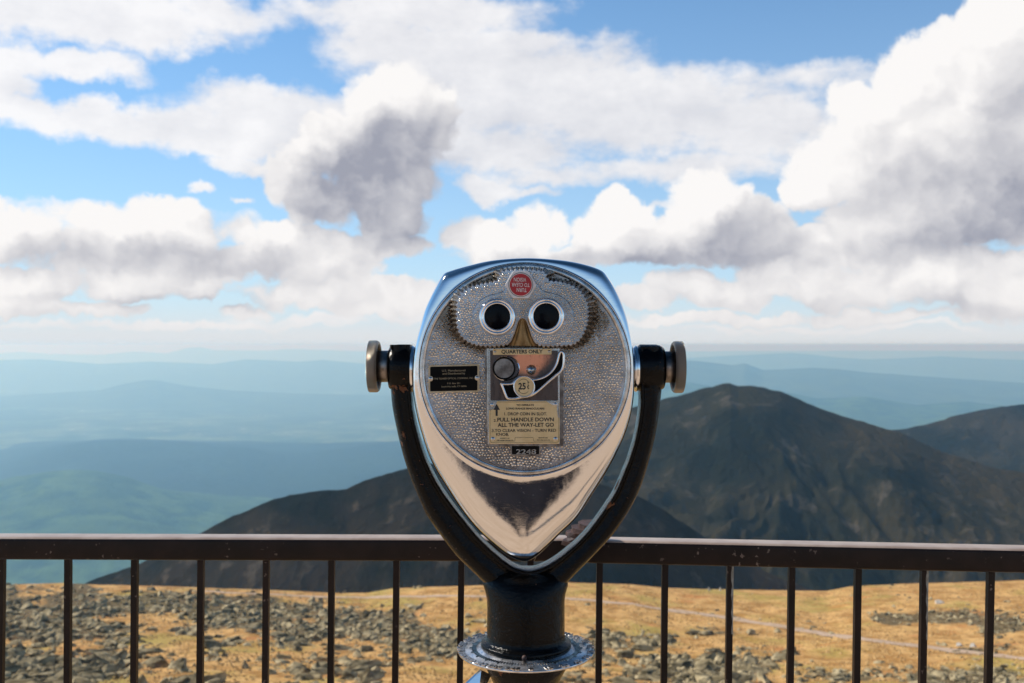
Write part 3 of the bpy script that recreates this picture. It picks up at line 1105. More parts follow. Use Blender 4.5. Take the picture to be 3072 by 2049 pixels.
vs, fs, off = [], [], 0
for i, (k, s, p) in enumerate(rocks[296:]):
    v, f = (protos if i < 1500 else small)[i % 8]
    e = Euler((random.uniform(-.3, .3), random.uniform(-.3, .3), random.uniform(0, 6.28))).to_matrix()
    R3 = np.array(e)
    sv = v * np.array([s * random.uniform(.8, 1.9), s * random.uniform(.6, 1.2), s * random.uniform(.35, .85)])
    w = sv @ R3.T + np.array([p.x, p.y, p.z + s * .12])
    vs.append(w)
    fs += [tuple(a + off for a in q) for q in f]
    off += len(v)
o = link('scattered_stones', mesh_from(np.vstack(vs), fs), M['boulder'])
tag(o, 'smaller grey stones strewn thickly over the orange alpine turf', 'stones', kind='stuff')

# low tussocks of dry grass
M['tuft'] = simple('dry_grass', (.36, .20, .065), (.66, .42, .17), .95, 0, .25, None)
tv, tf = [], []
g3 = np.random.default_rng(77)
N = 26000
tx_px = g3.uniform(-80, 3150, N)
tY = 125 + (RC - 135) * g3.random(N) ** .8
tX = (tx_px - 1536) / F * tY
tz = ground_h(tX, tY)
dens = rock_density(tx_px, np.clip(HOR + F * (CAM_Z - tz) / tY, 1700, 2300))
clump = fbm(tX / 14, tY / 14, 3, 90)
keep = (dens < .35) & (clump > -.12)
for x, y, z, a in zip(tX[keep], tY[keep], tz[keep], g3.random(keep.sum())):
    w, h = .22 + .34 * a, .16 + .26 * a
    o_ = len(tv)
    for k_ in range(5):
        t = k_ * 1.2566 + a * 6
        tv.append((x + w * math.cos(t), y + w * math.sin(t), z - .06))
    tv.append((x + .08, y, z + h))
    for k_ in range(5):
        tf.append((o_ + k_, o_ + (k_ + 1) % 5, o_ + 5))
o = link('dry_grass', mesh_from(tv, tf), M['tuft'])
tag(o, 'straw coloured tussocks of dry grass across the alpine slope', 'grass', kind='stuff')

#@@TERRACE
# ------------------------------------------------------------------ terrace under the camera
mb = MB()
mb.box((0, -10.6, -15.0), (16, 13.0, 15.0))
tag(mb.build('terrace', M['deck']), kind='structure')


# ------------------------------------------------------------------ haze
mb = MB()
mb.box((0, 20000, -830), (82000, 84000, 850))
hz_o = mb.build('haze', None)
hm = bpy.data.materials.new('valley_haze')
hm.use_nodes = True
hm.node_tree.nodes.clear()
H = NT(hm.node_tree)
pv = H.n('ShaderNodeVolumePrincipled')
pv.inputs['Color'].default_value = (.34, .66, 1.0, 1)
pv.inputs['Absorption Color'].default_value = (1, 1, 1, 1)
pv.inputs['Density'].default_value = 7.0e-5
pv.inputs['Anisotropy'].default_value = 0.32
ho = H.n('ShaderNodeOutputMaterial')
H.lk(pv.outputs[0], ho.inputs['Volume'])
hz_o.data.materials.clear()
hz_o.data.materials.append(hm)
tag(hz_o, 'pale blue haze filling the valley air', 'haze', kind='stuff')

#@@RAILING
# ------------------------------------------------------------------ railing
RB = .0255
fence = empty('railing', (0, 2.13, 0), 'dark brown metal railing with square balusters behind the coin viewer', 'railing')


def rail_pt(px, top=True, right=False):
    if right:
        py = 1607 + (px - 1845) * (1632 - 1607) / (3072 - 1845)
    else:
        py = 1598 + px * 4 / 1300
    t = (py - HOR) / F
    Yd = .43 / t
    return P(px, py, Yd)


def rail_bar(a, b, name, up=0.051, depth=.056):
    """rounded square tube from a to b (points on the top back edge line)"""
    a, b = Vector(a), Vector(b)
    d = (b - a).normalized()
    side = Vector((-d.y, d.x, 0)).normalized()
    zz = Vector((0, 0, 1))
    sec = []
    r = .009
    for cx, cz, a0 in ((-depth + r, -r, 90), (-depth + r, -up + r, 180), (-r, -up + r, 270), (-r, -r, 0)):
        for i in range(6):
            t = math.radians(a0 + 90 * i / 5)
            sec.append((cx + r * COS(t), cz + r * SIN(t)))
    m = MB()
    m.loft([[p + side * s[0] + zz * s[1] for s in sec] for p in (a, b)], smooth=True, cap0=True, cap1=True)
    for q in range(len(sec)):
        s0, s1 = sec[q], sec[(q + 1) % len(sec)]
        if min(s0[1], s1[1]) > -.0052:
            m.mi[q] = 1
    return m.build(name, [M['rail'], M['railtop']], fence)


LA, LB = rail_pt(0), rail_pt(1700)
LAx = LB + (LA - LB) * 2.6
RA, RBp = rail_pt(1835, right=True), rail_pt(3072, right=True)
RBx = RA + (RBp - RA) * 2.6
rail_bar(LAx, LB + Vector((.02, 0, 0)), 'top_rail')
rail_bar(RA - Vector((.06, 0, 0)), RBx, 'top_rail')
dz = Vector((0, 0, -.98))
rail_bar(LAx + dz, LB + dz, 'bottom_rail', .03)
rail_bar(RA + dz, RBx + dz, 'bottom_rail', .03)
tops = [5, 157, 310, 462, 612, 762, 911, 1060, 1377, 1527, 1676, 1818, 1970, 2122, 2275]
bots = [1, 155.5, 308, 459.5, 609.5, 759.5, 907.5, 1056, 1374, 1524, 1672.5, 1814, 1966, 2117.5, 2269]
chip = {1676, 2122}


def baluster(pt, pb_):
    """square bar from rail to bottom rail through two picture points"""
    m = MB()
    w = .0068
    zb = .10
    d = pb_ - pt
    end = pt + d * ((pt.z - zb) / (pt.z - pb_.z))
    ang = .5
    ring = []
    for q in (pt + Vector((0, 0, .03)), end):
        ring.append([q + Vector((sx * w, sy * w, 0)) for sx, sy in ((-1, -1), (1, -1), (1, 1), (-1, 1))])
    m.loft(ring, smooth=False, cap0=True, cap1=True)
    return m, w


specs = []
for a, b in zip(tops, bots):
    right = a > 1300
    ax, bx = a * 1.3067, b * 1.3067
    base = rail_pt(ax, right=right)
    Yd = base.y - .028
    py = 1672 if not right else 1679 + (ax - 1845) * .0215
    specs.append((P(ax, py, Yd), P(bx, 2049, Yd), a in chip))
for dx in (1, 2, 3, 4, 5, 6, 7):       # beyond the frame, same spacing
    p0, p1 = specs[0][0], specs[0][1]
    stp = specs[1][0] - specs[0][0]
    specs.append((p0 - stp * dx, p1 - stp * dx, False))
    q0, q1 = specs[14][0], specs[14][1]
    stp = specs[14][0] - specs[13][0]
    specs.append((q0 + stp * dx, q1 + stp * dx, False))
specs.append((P(1218 * 1.3067, 1675, 2.09), P(1215 * 1.3067, 2049, 2.09), False))
for pt, pb_, ch in specs:
    m, w = baluster(pt, pb_)
    if ch:
        # strip of bare metal where the paint has flaked, wavy edge
        m.cur = 1
        d = (pb_ - pt).normalized()
        L = [pt + d * (k * .012) for k in range(14)]
        r1, r2 = [], []
        for k, q in enumerate(L):
            ww = .2 + .45 * (k / 13.) + .18 * math.sin(k * 1.9)
            r1.append(q + Vector((w * min(.95, ww), -w - .0004, 0)))
            r2.append(q + Vector((w * 1.0, -w - .0004, 0)))
        m.loft([r1, r2], smooth=False, closed=False)
    m.cur = 0
    wr = random.Random(int(pt.x * 1000))
    m.loft([[pt + Vector((math.cos(t) * (w + .0025 + q) * wr.uniform(.9, 1.2), math.sin(t) * (w + .0025 + q), zz)) for t in np.linspace(0, 2 * math.pi, 9)[:-1]] for zz, q in ((.004, .002), (-.001, .0015), (-.005, -.002))], smooth=True)
    o = m.build('baluster', [M['rail'], M['chipped']], fence, fix=not ch)
    if ch:
        o['label'] = 'baluster with flaked paint at the top'
# corner post joining the two rails, weathered cap standing above them
pc = P(1748, 1560, 2.20)
m = MB()
r = random.Random(3)
for k in range(5):
    z = 1.068 + k * .0095
    hw = .046 - .004 * k + r.uniform(-.006, .006)
    ring = []
    for zz in (z - .0052, z + .0047):
        ring.append([Vector((pc.x + hw * (1 + .18 * r.random()) * COS(t) * 1.0 + .004 * k, pc.y - .02 + .035 * SIN(t) * (1 + .2 * r.random()), zz + r.uniform(-.0015, .0015))) for t in np.linspace(0, 2 * math.pi, 15)[:-1]])
    m.loft(ring, smooth=False, cap0=True, cap1=True)
tag(m.build('post_cap', M['rust'], fence), 'layered reddish brown weathered cap')

#@@VIEWER
# ------------------------------------------------------------------ coin-operated viewer
YF = 1.70                      # depth of the face
YP = 1.80                      # depth of pivot axis, yoke, pedestal
base = P(1578, 1950, YP)
viewer = empty('coin_viewer', (base.x, YP, 0), 'silver coin operated binocular viewer with toothed eyepiece mask on a black yoke and post', 'coin viewer')
PX = lambda v, Y=YF: v * Y / F


def PS(px, py, Y):
    """point whose real size matches picture pixels at the FACE depth, pushed back without growing"""
    p = P(px, py, YF)
    return Vector((p.x, Y, p.z))


SIL = [(1328, 825), (1303, 869), (1276, 927), (1259, 985), (1247, 1030), (1239, 1075), (1236, 1119), (1238, 1168), (1247, 1228), (1263, 1292), (1292, 1378), (1335, 1453), (1384, 1528),
       (1437, 1593), (1500, 1649), (1540, 1675), (1578, 1684), (1610, 1668), (1648, 1634), (1678, 1604), (1732, 1551), (1776, 1484), (1816, 1421), (1848, 1363), (1872, 1310), (1888, 1262), (1899, 1209), (1903, 1142),
       (1900, 1062), (1892, 1008), (1876, 941), (1849, 874), (1822, 829), (1796, 807), (1727, 787), (1651, 777), (1571, 773.5), (1482, 780), (1415, 794), (1355, 811)]
silc = np.array(catmull(SIL, 6))
CX, CY, RCIR = 1575.0, 1108.0, 320.0
NA = 420
ang = np.linspace(0, 2 * math.pi, NA, endpoint=False)
sa = np.unwrap(np.arctan2(silc[:, 1] - CY, silc[:, 0] - CX))
sr_ = np.hypot(silc[:, 1] - CY, silc[:, 0] - CX)
order = np.argsort(np.mod(sa, 2 * math.pi))
RO = np.interp(ang, np.mod(sa, 2 * math.pi)[order], sr_[order], period=2 * math.pi)
# denser sampling where the chin is
m = MB()
rings = []
wpx = RO - RCIR
dep = .022 + .14 * np.maximum(wpx, 0) * YF / F


def fdep(t):
    return .10 * min(1, t / .06) + .02 * t + .88 * (1 - math.sqrt(max(0, 1 - t ** 5)))


rings.append([P(CX + (RCIR - 3) * COS(a), CY + (RCIR - 3) * SIN(a), YF + .004) for a in ang])
for t in (0, .015, .03, .05, .08, .13, .2, .3, .4, .5, .6, .7, .78, .85, .9, .94, .97, .988, .997, 1.0):
    rings.append([P(CX + (RCIR + t * wp) * COS(a), CY + (RCIR + t * wp) * SIN(a), YF - .001 + d * fdep(t)) for a, wp, d in zip(ang, wpx, dep)])
edge = rings[-1]
cw = P(CX, CY, YF)
for yb, sc in ((.09, 1.0), (.14, .995), (.19, .97), (.24, .92), (.275, .86), (.285, .80)):
    rings.append([Vector((cw.x + (p.x - cw.x) * sc, YF + yb, cw.z + (p.z - cw.z) * (sc if p.z > cw.z else sc * (1 - (yb - .09) * 1.6)))) for p in edge])
m.loft(rings, smooth=True)
fill(m, rings[-1])
housing = m.build('housing', M['chrome'], viewer, origin=cw)

# two objective barrels at the back
for sx in (-1, 1):
    m = MB()
    c = Vector((cw.x + sx * .062, YF + .285, cw.z + .05))
    m.loft(lathe([(.052, -.01), (.052, .030), (.047, .034), (.042, .034), (.040, .010), (.0001, .010)], c, 'Y', 40))
    m.build('objective_barrel', M['chrome'], viewer, origin=c)

def inside(poly, pts):
    poly = np.asarray(poly)
    x, y = pts[:, 0], pts[:, 1]
    c = np.zeros(len(pts), bool)
    j = len(poly) - 1
    for i in range(len(poly)):
        xi, yi, xj, yj = poly[i, 0], poly[i, 1], poly[j, 0], poly[j, 1]
        with np.errstate(divide='ignore', invalid='ignore'):
            k2 = ((yi > y) != (yj > y)) & (x < (xj - xi) * (y - yi) / (yj - yi) + xi)
        c ^= k2
        j = i
    return c


def pimples(mb, step, keep0, Y, r=.40, h=.50, seed=1):
    mb.cur = 2
    eyes = lambda p: (np.hypot(p[:, 0] - 1492, p[:, 1] - 950.5) > 60) & (np.hypot(p[:, 0] - 1638.3, p[:, 1] - 949.2) > 60)
    keep = (lambda p: keep0(p) & eyes(p)) if Y < YF - .01 else keep0
    g_ = np.random.default_rng(seed)
    pts_ = []
    rows_ = int(660 / (step * .86)) + 1
    for i in range(rows_):
        for j in range(int(660 / step) + 1):
            pts_.append((CX - 330 + (j + .5 * (i % 2)) * step, CY - 330 + i * step * .86))
    pts_ = np.array(pts_)
    # rows bend a little, as cast by hand
    pts_[:, 1] += 9 * np.sin((pts_[:, 0] - CX) / 90.) + 5 * np.sin(pts_[:, 0] / 37.)
    pts_[:, 0] += 6 * np.sin(pts_[:, 1] / 60.)
    pts_ += g_.normal(0, step * .13, pts_.shape)
    pts_ = pts_[keep(pts_)]
    for x, y in pts_:
        rr_ = step * r * g_.uniform(.8, 1.15)
        hh = step * h * g_.uniform(.7, 1.2) * YF / F
        rgs = []
        for q, hq in ((1.0, 0), (.80, .55), (.45, .90)):
            rgs.append([P(x + rr_ * q * COS(t), y + rr_ * q * SIN(t), Y - hh * hq) for t in np.linspace(0, 2 * math.pi, 9)[:-1]])
        n0 = len(rgs[0])
        top_ = P(x, y, Y - hh)
        vv = [p for g2 in rgs for p in g2] + [top_]
        ff = []
        for a_ in range(2):
            for b_ in range(n0):
                c_ = (b_ + 1) % n0
                ff.append((a_ * n0 + b_, a_ * n0 + c_, (a_ + 1) * n0 + c_, (a_ + 1) * n0 + b_))
        for b_ in range(n0):
            ff.append((2 * n0 + b_, 2 * n0 + (b_ + 1) % n0, 3 * n0))
        mb.add(vv, ff, True)


# ring bands round the face
m = MB()
c0 = P(CX, CY, YF)
k = YF / F
m.loft(lathe([(317.0 * k, .006), (316.2 * k, -.0006), (314 * k, -.0016), (307 * k, -.0020), (301.5 * k, -.0010), (299.5 * k, .0040), (298.0 * k, .0060)], c0, 'Y', 160))
m.build('face_rim', M['satin'], viewer, origin=c0)
m = MB()
m.loft(lathe([(318.8 * k, .002), (316.0 * k, .003)], c0, 'Y', 160))
m.build('rim_groove', M['hole'], viewer, origin=c0)
m = MB()
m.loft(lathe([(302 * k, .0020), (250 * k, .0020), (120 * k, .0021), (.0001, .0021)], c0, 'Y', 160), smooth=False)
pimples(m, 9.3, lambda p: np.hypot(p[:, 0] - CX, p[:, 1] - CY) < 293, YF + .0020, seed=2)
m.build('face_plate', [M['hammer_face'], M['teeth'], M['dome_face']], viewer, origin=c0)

# eyepiece mask with toothed edge
s2 = lambda pts: [(1250 + a * .29774, 780 + b * .29774) for a, b in pts]
mask_o = s2([(850, 122), (812, 200), (740, 226), (660, 240), (590, 258), (520, 286), (460, 325), (418, 385), (405, 450), (402, 530), (404, 610), (414, 690), (450, 765), (510, 820), (580, 850), (650, 864), (720, 868), (800, 866),
             (890, 856), (940, 838), (970, 790), (1000, 715), (1030, 625), (1065, 595), (1100, 622), (1130, 700), (1158, 780), (1190, 835), (1240, 860), (1300, 868), (1400, 866), (1500, 862), (1580, 850), (1645, 800), (1695, 715),
             (1722, 630), (1730, 540), (1724, 450), (1700, 380), (1650, 315), (1580, 262), (1500, 230), (1420, 214), (1345, 208), (1315, 180), (1290, 122), (1200, 100), (1070, 94), (940, 100)])
mo, ss = resample(catmull(mask_o, 5), 1.55)
nr = outward(mo)
cxm = 1250 + 1065 * .29774
notch = (np.abs(mo[:, 0] - cxm) < 145 * .29774) & (mo[:, 1] > 900)
nsm = np.where(notch, 0.0, 1.0)
ker = np.ones(7) / 7
nsm = np.convolve(np.concatenate([nsm[-3:], nsm, nsm[:3]]), ker, 'valid')
Ltot = ss[-1] + 1.55
nteeth = round(Ltot / 13.6)
ph = 2 * math.pi * nteeth * ss / Ltot
sc_ = np.abs(np.sin(ph / 2))
front = mo + nr * ((sc_ * 5.2 - 2.2) * nsm)[:, None]
grow = np.where(nr[:, 0] > 0, 6 + 19 * nr[:, 0] ** 2, 6 + 15 * nr[:, 0] ** 2) - np.where(nr[:, 1] < 0, 2 * nr[:, 1] ** 2, 0)
backo = mo + nr * ((sc_ * 8.0 - 1 + grow) * nsm)[:, None]
YM = YF - .030
m = MB()
r0 = [P(x, y, YM) for x, y in front - nr * 2.6]
r1 = [P(x, y, YM + .0006) for x, y in front - nr * .9]
r2 = [P(x, y, YM + .0020) for x, y in front]
m.loft([r0, r1, r2], smooth=False)
fill(m, r0)
in_mo = mo - nr * 6.5
pimples(m, 8.2, lambda p: inside(in_mo, p), YM, seed=3)
m.cur = 1
r3 = [P(x, y, YF + .003) for x, y in backo]
rm = [P(x * .5 + x2 * .5, y * .5 + y2 * .5, YF - .010) for (x, y), (x2, y2) in zip(front, backo)]
m.loft([r2, rm, r3], smooth=False)
mask = m.build('eyepiece_mask', [M['hammer'], M['teeth'], M['dome']], viewer, origin=P(1562, 950, YF))

inner = s2([(893, 240), (893, 285), (870, 312), (820, 333), (740, 352), (660, 388), (600, 450), (566, 530), (562, 620), (588, 705), (640, 780), (710, 828), (790, 850), (880, 846), (932, 826), (962, 780), (992, 712), (1022, 622), (1065, 588),
            (1108, 620), (1138, 700), (1168, 776), (1205, 828), (1270, 852), (1350, 850), (1440, 820), (1520, 755), (1570, 665), (1584, 575), (1566, 490), (1520, 415), (1450, 362), (1370, 334), (1300, 318), (1255, 292), (1228, 255), (1205, 235), (1050, 200)])
io, _ = resample(catmull(inner, 4), 4)
m = MB()
plate(m, io, YM - .0028, YM + .001, 1.6, .0012)
in_io = io - outward(io) * 4.5
pimples(m, 7.0, lambda p: inside(in_io, p), YM - .0028, seed=4)
m.build('eyepiece_bridge', [M['hammer'], M['teeth'], M['dome']], viewer, origin=P(1562, 950, YF))

# nose recess: a hollow that slopes away downwards between the eyes
m = MB()
rows = []
NL = s2([(1055, 592), (1032, 622), (1010, 690), (985, 755), (955, 822), (928, 862)])
NR_ = s2([(1078, 592), (1100, 622), (1124, 690), (1152, 770), (1185, 835), (1220, 866)])
for i, (a, b) in enumerate(zip(NL, NR_)):
    t = i / 5.
    y0 = YM - .0010
    row = []
    for j in range(13):
        u = j / 12.
        px = a[0] * (1 - u) + b[0] * u
        py = a[1] * (1 - u) + b[1] * u
        hump = 1 - (2 * u - 1) ** 2
        dd = (.002 + .015 * t)
        row.append(P(px, py, y0 + dd * (1 - .55 * hump) if j not in (0, 12) else y0 + .001))
    rows.append(row)
m.loft(rows, smooth=True, closed=False)
m.build('nose_recess', M['brassdull'], viewer, origin=P(1567, 1000, YF), fix=False)

# eyepieces
for cx, cy in ((1492.0, 950.5), (1638.3, 949.2)):
    m = MB()
    c = P(cx, cy, YM)
    m.loft(lathe([(56.5 * k, .001), (56 * k, -.004), (54.4 * k, -.0085), (51 * k, -.0115), (48 * k, -.0122), (45.6 * k, -.0106), (44.4 * k, -.0102), (43 * k, -.0116), (40.4 * k, -.0122), (37.6 * k, -.0108), (36.3 * k, -.0060),
                  (36 * k, .004)], c, 'Y', 72))
    ep = m.build('eyepiece', M['polish'], viewer, origin=c)
    m = MB()
    m.loft(lathe([(36.2 * k, -.0048), (30 * k, -.0052), (20 * k, -.0056), (8 * k, -.0058), (.0001, -.0058)], c, 'Y', 48))
    m.build('lens', M['glass'], ep, origin=c)

# focus nut with red label
hexc = (1562.2, 854.2)
m = MB()
hx = []
for i in range(6):
    a = math.radians(60 * i)
    hx.append((hexc[0] + 47.5 * COS(a), hexc[1] + 47.5 * SIN(a)))
hx = [tuple(p) for i in range(6) for p in (np.array(hx[i]) * .93 + np.array(hx[i - 1]) * .07, np.array(hx[i]) * .93 + np.array(hx[(i + 1) % 6]) * .07)]
hx2 = []
YN = YM - .012
plate(m, hx, YN, YM + .001, 2.2, .0014)
nut = m.build('focus_nut', M['nut'], viewer, origin=P(*hexc, YM))
m = MB()
plate(m, circ(*hexc, 36.5, 56), YN - .0008, YN + .0005, .6, .0002)
m.build('label_border', M['plateblack_and_reflection'], nut)
m = MB()
plate(m, circ(*hexc, 35.0, 56), YN - .0011, YN + .0005, .4, .0001)
m.build('label_ring', M['white'], nut)
m = MB()
plate(m, circ(*hexc, 33.2, 56), YN - .0014, YN + .0005, .4, .0001)
m.build('red_disc', M['red'], nut)
m = MB()
rt = math.pi + .03
put_text(m, 'TURN', 1565, 870, 30, 11.5, YN - .0017, rt, .0)
put_text(m, 'TO CLEAR', 1562, 854.5, 54, 11, YN - .0017, rt, .0)
put_text(m, 'VISION', 1560, 839, 37, 11.5, YN - .0017, rt, .0)
m.build('lettering', M['white'], nut, fix=False)

# coin panel -------------------------------------------------------------
s3 = lambda pts: [(1400 + a * .24228, 1020 + b * .24236) for a, b in pts]
q3 = lambda a, b: (1400 + a * .24228, 1020 + b * .24236)
YC = YF - .008
m = MB()
fr = s3([(222, 88), (1198, 88), (1200, 1318), (914, 1322), (912, 1425), (880, 1440), (575, 1438), (545, 1425), (535, 1325), (245, 1320)])
plate(m, fr, YF - .0035, YF + .004, 1.8, .0010)
m.build('panel_surround', M['worn'], viewer, origin=P(1573, 1200, YF))
m = MB()
plate(m, s3([(248, 100), (1150, 100), (1152, 1288), (262, 1290)]), YC, YF, 1.6, .0010)
panel = m.build('coin_panel', M['satin'], viewer, origin=P(1573, 1120, YF))
m = MB()
plate(m, s3([(290, 130), (1128, 130), (1132, 748), (296, 748)]), YC - .0008, YC + .002, .8, .0004)
m.build('mechanism_plate', M['copper'], panel, origin=P(1565, 1125, YC))
# dark number tab
m = MB()
plate(m, s3([(560, 1312), (900, 1312), (896, 1415), (560, 1415)]), YF - .0040, YF, .8, .0004)
m.build('number_tab', M['hole'], panel)
m = MB()
put_text(m, '2248', *q3(736, 1383), 60, 15, YF - .0050, 0, .02)
m.build('raised_number', M['satin'], panel, fix=False)


def screw(parent, cx, cy, Y, r=3.2, rot=.6):
    m = MB()
    c = P(cx, cy, Y)
    m.loft(lathe([(r * 1.35 * k, .0), (r * k, -.0003), (r * .8 * k, -.0011), (r * .4 * k, -.0014), (.0001, -.0015)], c, 'Y', 16))
    return m.build('screw', M['satin'], parent, origin=c)


m = MB()
plate(m, rrect(*q3(325, 110), *q3(1052, 182), 2.5, skew=-.006), YC - .0030, YC, .8, .0003)
qp = m.build('quarters_plate', M['brass'], panel, origin=P(1567, 1055, YC))
m = MB()
put_text(m, 'QUARTERS ONLY', *q3(686, 144), 124, 11.2, YC - .0034, -.006, .028)
m.build('lettering', M['ink'], panel, fix=False)
for a, b in ((350, 146), (1022, 140)):
    screw(panel, *q3(a, b), YC - .0030)

# coin slot with bezel
m = MB()
bz = s3([(322, 340), (345, 260), (400, 212), (480, 195), (560, 210), (620, 250), (655, 310), (660, 380), (630, 440), (580, 480), (500, 505), (420, 498), (355, 455), (325, 400)])
plate(m, resample(catmull(bz, 5), 3)[0], YC - .0042, YC, 3.5, .0030)
m.build('slot_bezel', M['polish'], panel, origin=P(*q3(480, 350), YC))
m = MB()
cs = P(*q3(463, 350), YC)
m.loft(lathe([(34.5 * k, -.0040), (33.8 * k, -.0062), (32 * k, -.0064), (30.5 * k, -.0055), (28 * k, -.0046)], cs, 'Y', 56))
m.build('slot_ring', M['hole'], panel, origin=cs)
m = MB()
m.loft(lathe([(29 * k, -.0049), (.0001, -.0050)], cs, 'Y', 48), smooth=False)
m.build('coin_slot', M['worn'], panel, origin=cs)
# push button
m = MB()
cbn = P(*q3(800, 370), YC)
m.loft(lathe([(15.5 * k, .0), (15 * k, -.0015), (12.5 * k, -.0018), (12 * k, -.0055), (9 * k, -.0075), (.0001, -.0095)], cbn, 'Y', 36))
m.build('button', M['satin'], panel, origin=cbn)
# lever
m = MB()
arm = s3([(800, 468), (860, 468), (930, 448), (1000, 410), (1060, 350), (1100, 275), (1120, 200), (1135, 150), (1165, 125), (1200, 135), (1220, 175), (1222, 260), (1212, 335), (1180, 400), (1120, 452), (1040, 520), (950, 600), (860, 672),
          (780, 712), (700, 722), (640, 736), (580, 745), (520, 742), (485, 725), (458, 670), (432, 600), (408, 535), (440, 522), (500, 525), (560, 518), (600, 480), (680, 450), (740, 448)])
ar, _ = resample(catmull(arm, 5), 2.2)
nra = outward(ar)
YL = YC - .020
lr = []
for off, dy in ((9.5, .0035), (8.0, .0008), (5.5, -.0006), (2.6, .0004), (.8, .0022), (0, .0048), (0, .0100), (3, .0125)):
    lr.append([P(x, y, YL + dy) for x, y in ar - nra * off])
m.loft(lr, smooth=True)
m.cur = 1
fill(m, lr[0])  # black colour put in as the chrome's dark reflection
lever = m.build('handle', [M['polish'], M['plateblack_and_reflection']], viewer, origin=P(*q3(712, 580), YC))
m = MB()
ch_ = P(*q3(712, 578), YL)
m.loft(lathe([(33.5 * k, .012), (33.2 * k, .0), (31.5 * k, -.0028), (29.5 * k, -.0032), (28.4 * k, -.0015), (28 * k, .001)], ch_, 'Y', 56))
m.build('hub_ring', M['polish'], lever, origin=ch_)
m = MB()
m.loft(lathe([(28.6 * k, -.0010), (.0001, -.0012)], ch_, 'Y', 48), smooth=False)
m.build('price_disc', M['brass'], lever, origin=ch_)
m = MB()
put_text(m, '25', *q3(686, 572), 22, 20, YL - .0016, 0, .03)
put_text(m, 'c', *q3(762, 572), 6.2, 15.5, YL - .0016, 0, .01)
m.add([P(*q3(758, 532), YL - .0016), P(*q3(764, 532), YL - .0016), P(*q3(764, 612), YL - .0016), P(*q3(758, 612), YL - .0016)], [(0, 1, 2, 3)])
for sg in (-1, 1):
    pts_ = [q3(705 + 78 * COS(math.radians(t)) * 1.0, 574 + sg * 90 * SIN(math.radians(t))) for t in range(40, 141, 10)]
    v1 = [P(x, y - .7, YL - .0016) for x, y in pts_]
    v2 = [P(x, y + .7, YL - .0016) for x, y in pts_]
    m.loft([v1, v2], smooth=False, closed=False)
    hx_, hy_ = pts_[0] if sg < 0 else pts_[-1]
    dxn = 1 if sg < 0 else -1
    m.add([P(hx_ + 3.5 * dxn, hy_ + 2.5 * -sg * 1, YL - .0016), P(hx_ - 2.5 * dxn, hy_ - 2.2, YL - .0016), P(hx_ - 2.5 * dxn, hy_ + 3.6, YL - .0016)], [(0, 1, 2)])
m.build('lettering', M['ink'], lever, fix=False)

# instruction plate
m = MB()
plate(m, rrect(*q3(276, 756), *q3(1150, 1285), 7), YC - .0036, YC, .8, .0004)
ip = m.build('instruction_plate', M['brass'], viewer, origin=P(*q3(712, 1020), YC))
YT = YC - .0040
m = MB()
put_text(m, 'TO OPERATE', *q3(724, 806), 53, 5.6, YT, 0, .03)
put_text(m, 'LONG RANGE BINOCULARS', *q3(726, 849), 115, 5.8, YT, 0, .03)
put_text(m, '1. DROP COIN IN SLOT.', *q3(730, 915), 128.5, 8.8, YT, 0, .018)
put_text(m, '2.', *q3(353, 997), 9, 7.2, YT, 0, .01)
put_text(m, 'PULL HANDLE DOWN', *q3(729, 985), 170, 11.6, YT, -.004, .024)
put_text(m, 'ALL THE WAY-LET GO', *q3(732, 1051), 169, 11.6, YT, -.004, .024)
put_text(m, '3.TO CLEAR VISION - TURN RED', *q3(709, 1120), 193, 8.8, YT, -.004, .016)
put_text(m, 'KNOB.', *q3(443, 1169), 38, 8.4, YT, 0, .016)
put_text(m, 'PROPERTY OF', *q3(472, 1217), 28, 3.2, YT, 0, .02)
put_text(m, 'THE TOWER OPTICAL CO.', *q3(475, 1243), 50, 3.2, YT, 0, .02)
put_text(m, 'MADE IN USA', *q3(948, 1211), 28, 3.2, YT, 0, .02)
put_text(m, 'PAT. NO. 3,131,110', *q3(950, 1238), 38, 3.2, YT, 0, .02)
# arrow
m.add([P(*q3(x, y), YT) for x, y in ((372, 790), (412, 865), (384, 865), (384, 940), (358, 940), (358, 865), (330, 865))], [(0, 1, 2, 6), (2, 3, 4, 5)])


def line(mb, pts, Y, w=1.0, closed=False):
    """thin engraved line through picture points"""
    pts = [np.array(p, float) for p in pts]
    if closed:
        pts = pts + [pts[0]]
    for a, b in zip(pts[:-1], pts[1:]):
        d = b - a
        L = np.hypot(*d)
        if L < 1e-6:
            continue
        n = np.array([-d[1], d[0]]) / L * w / 2
        mb.add([P(*(a + n), Y), P(*(b + n), Y), P(*(b - n), Y), P(*(a - n), Y)], [(0, 1, 2, 3)])


line(m, rrect(*q3(290, 769), *q3(1137, 1270), 6)[0:], YT + .0001, .7, True)
line(m, s3([(345, 1252), (596, 1252), (600, 1207), (822, 1207), (832, 1252), (1075, 1252)]), YT, .8)
m.build('lettering', M['ink'], ip, fix=False)
m = MB()
plate(m, s3([(277, 764), (290, 758), (374, 758), (366, 800), (345, 850), (300, 872), (277, 870)]), YT + .0001, YT + .0006, .3, .0001)
plate(m, s3([(985, 758), (1100, 757), (1145, 765), (1149, 960), (1130, 960), (1118, 880), (1118, 820), (1060, 805)]), YT + .0001, YT + .0006, .3, .0001)
m.build('worn_patch', M['satin'], ip)
for a, b in ((315, 800), (1097, 797), (325, 1225), (1100, 1225)):
    screw(ip, *q3(a, b), YT + .0002, 4.6)

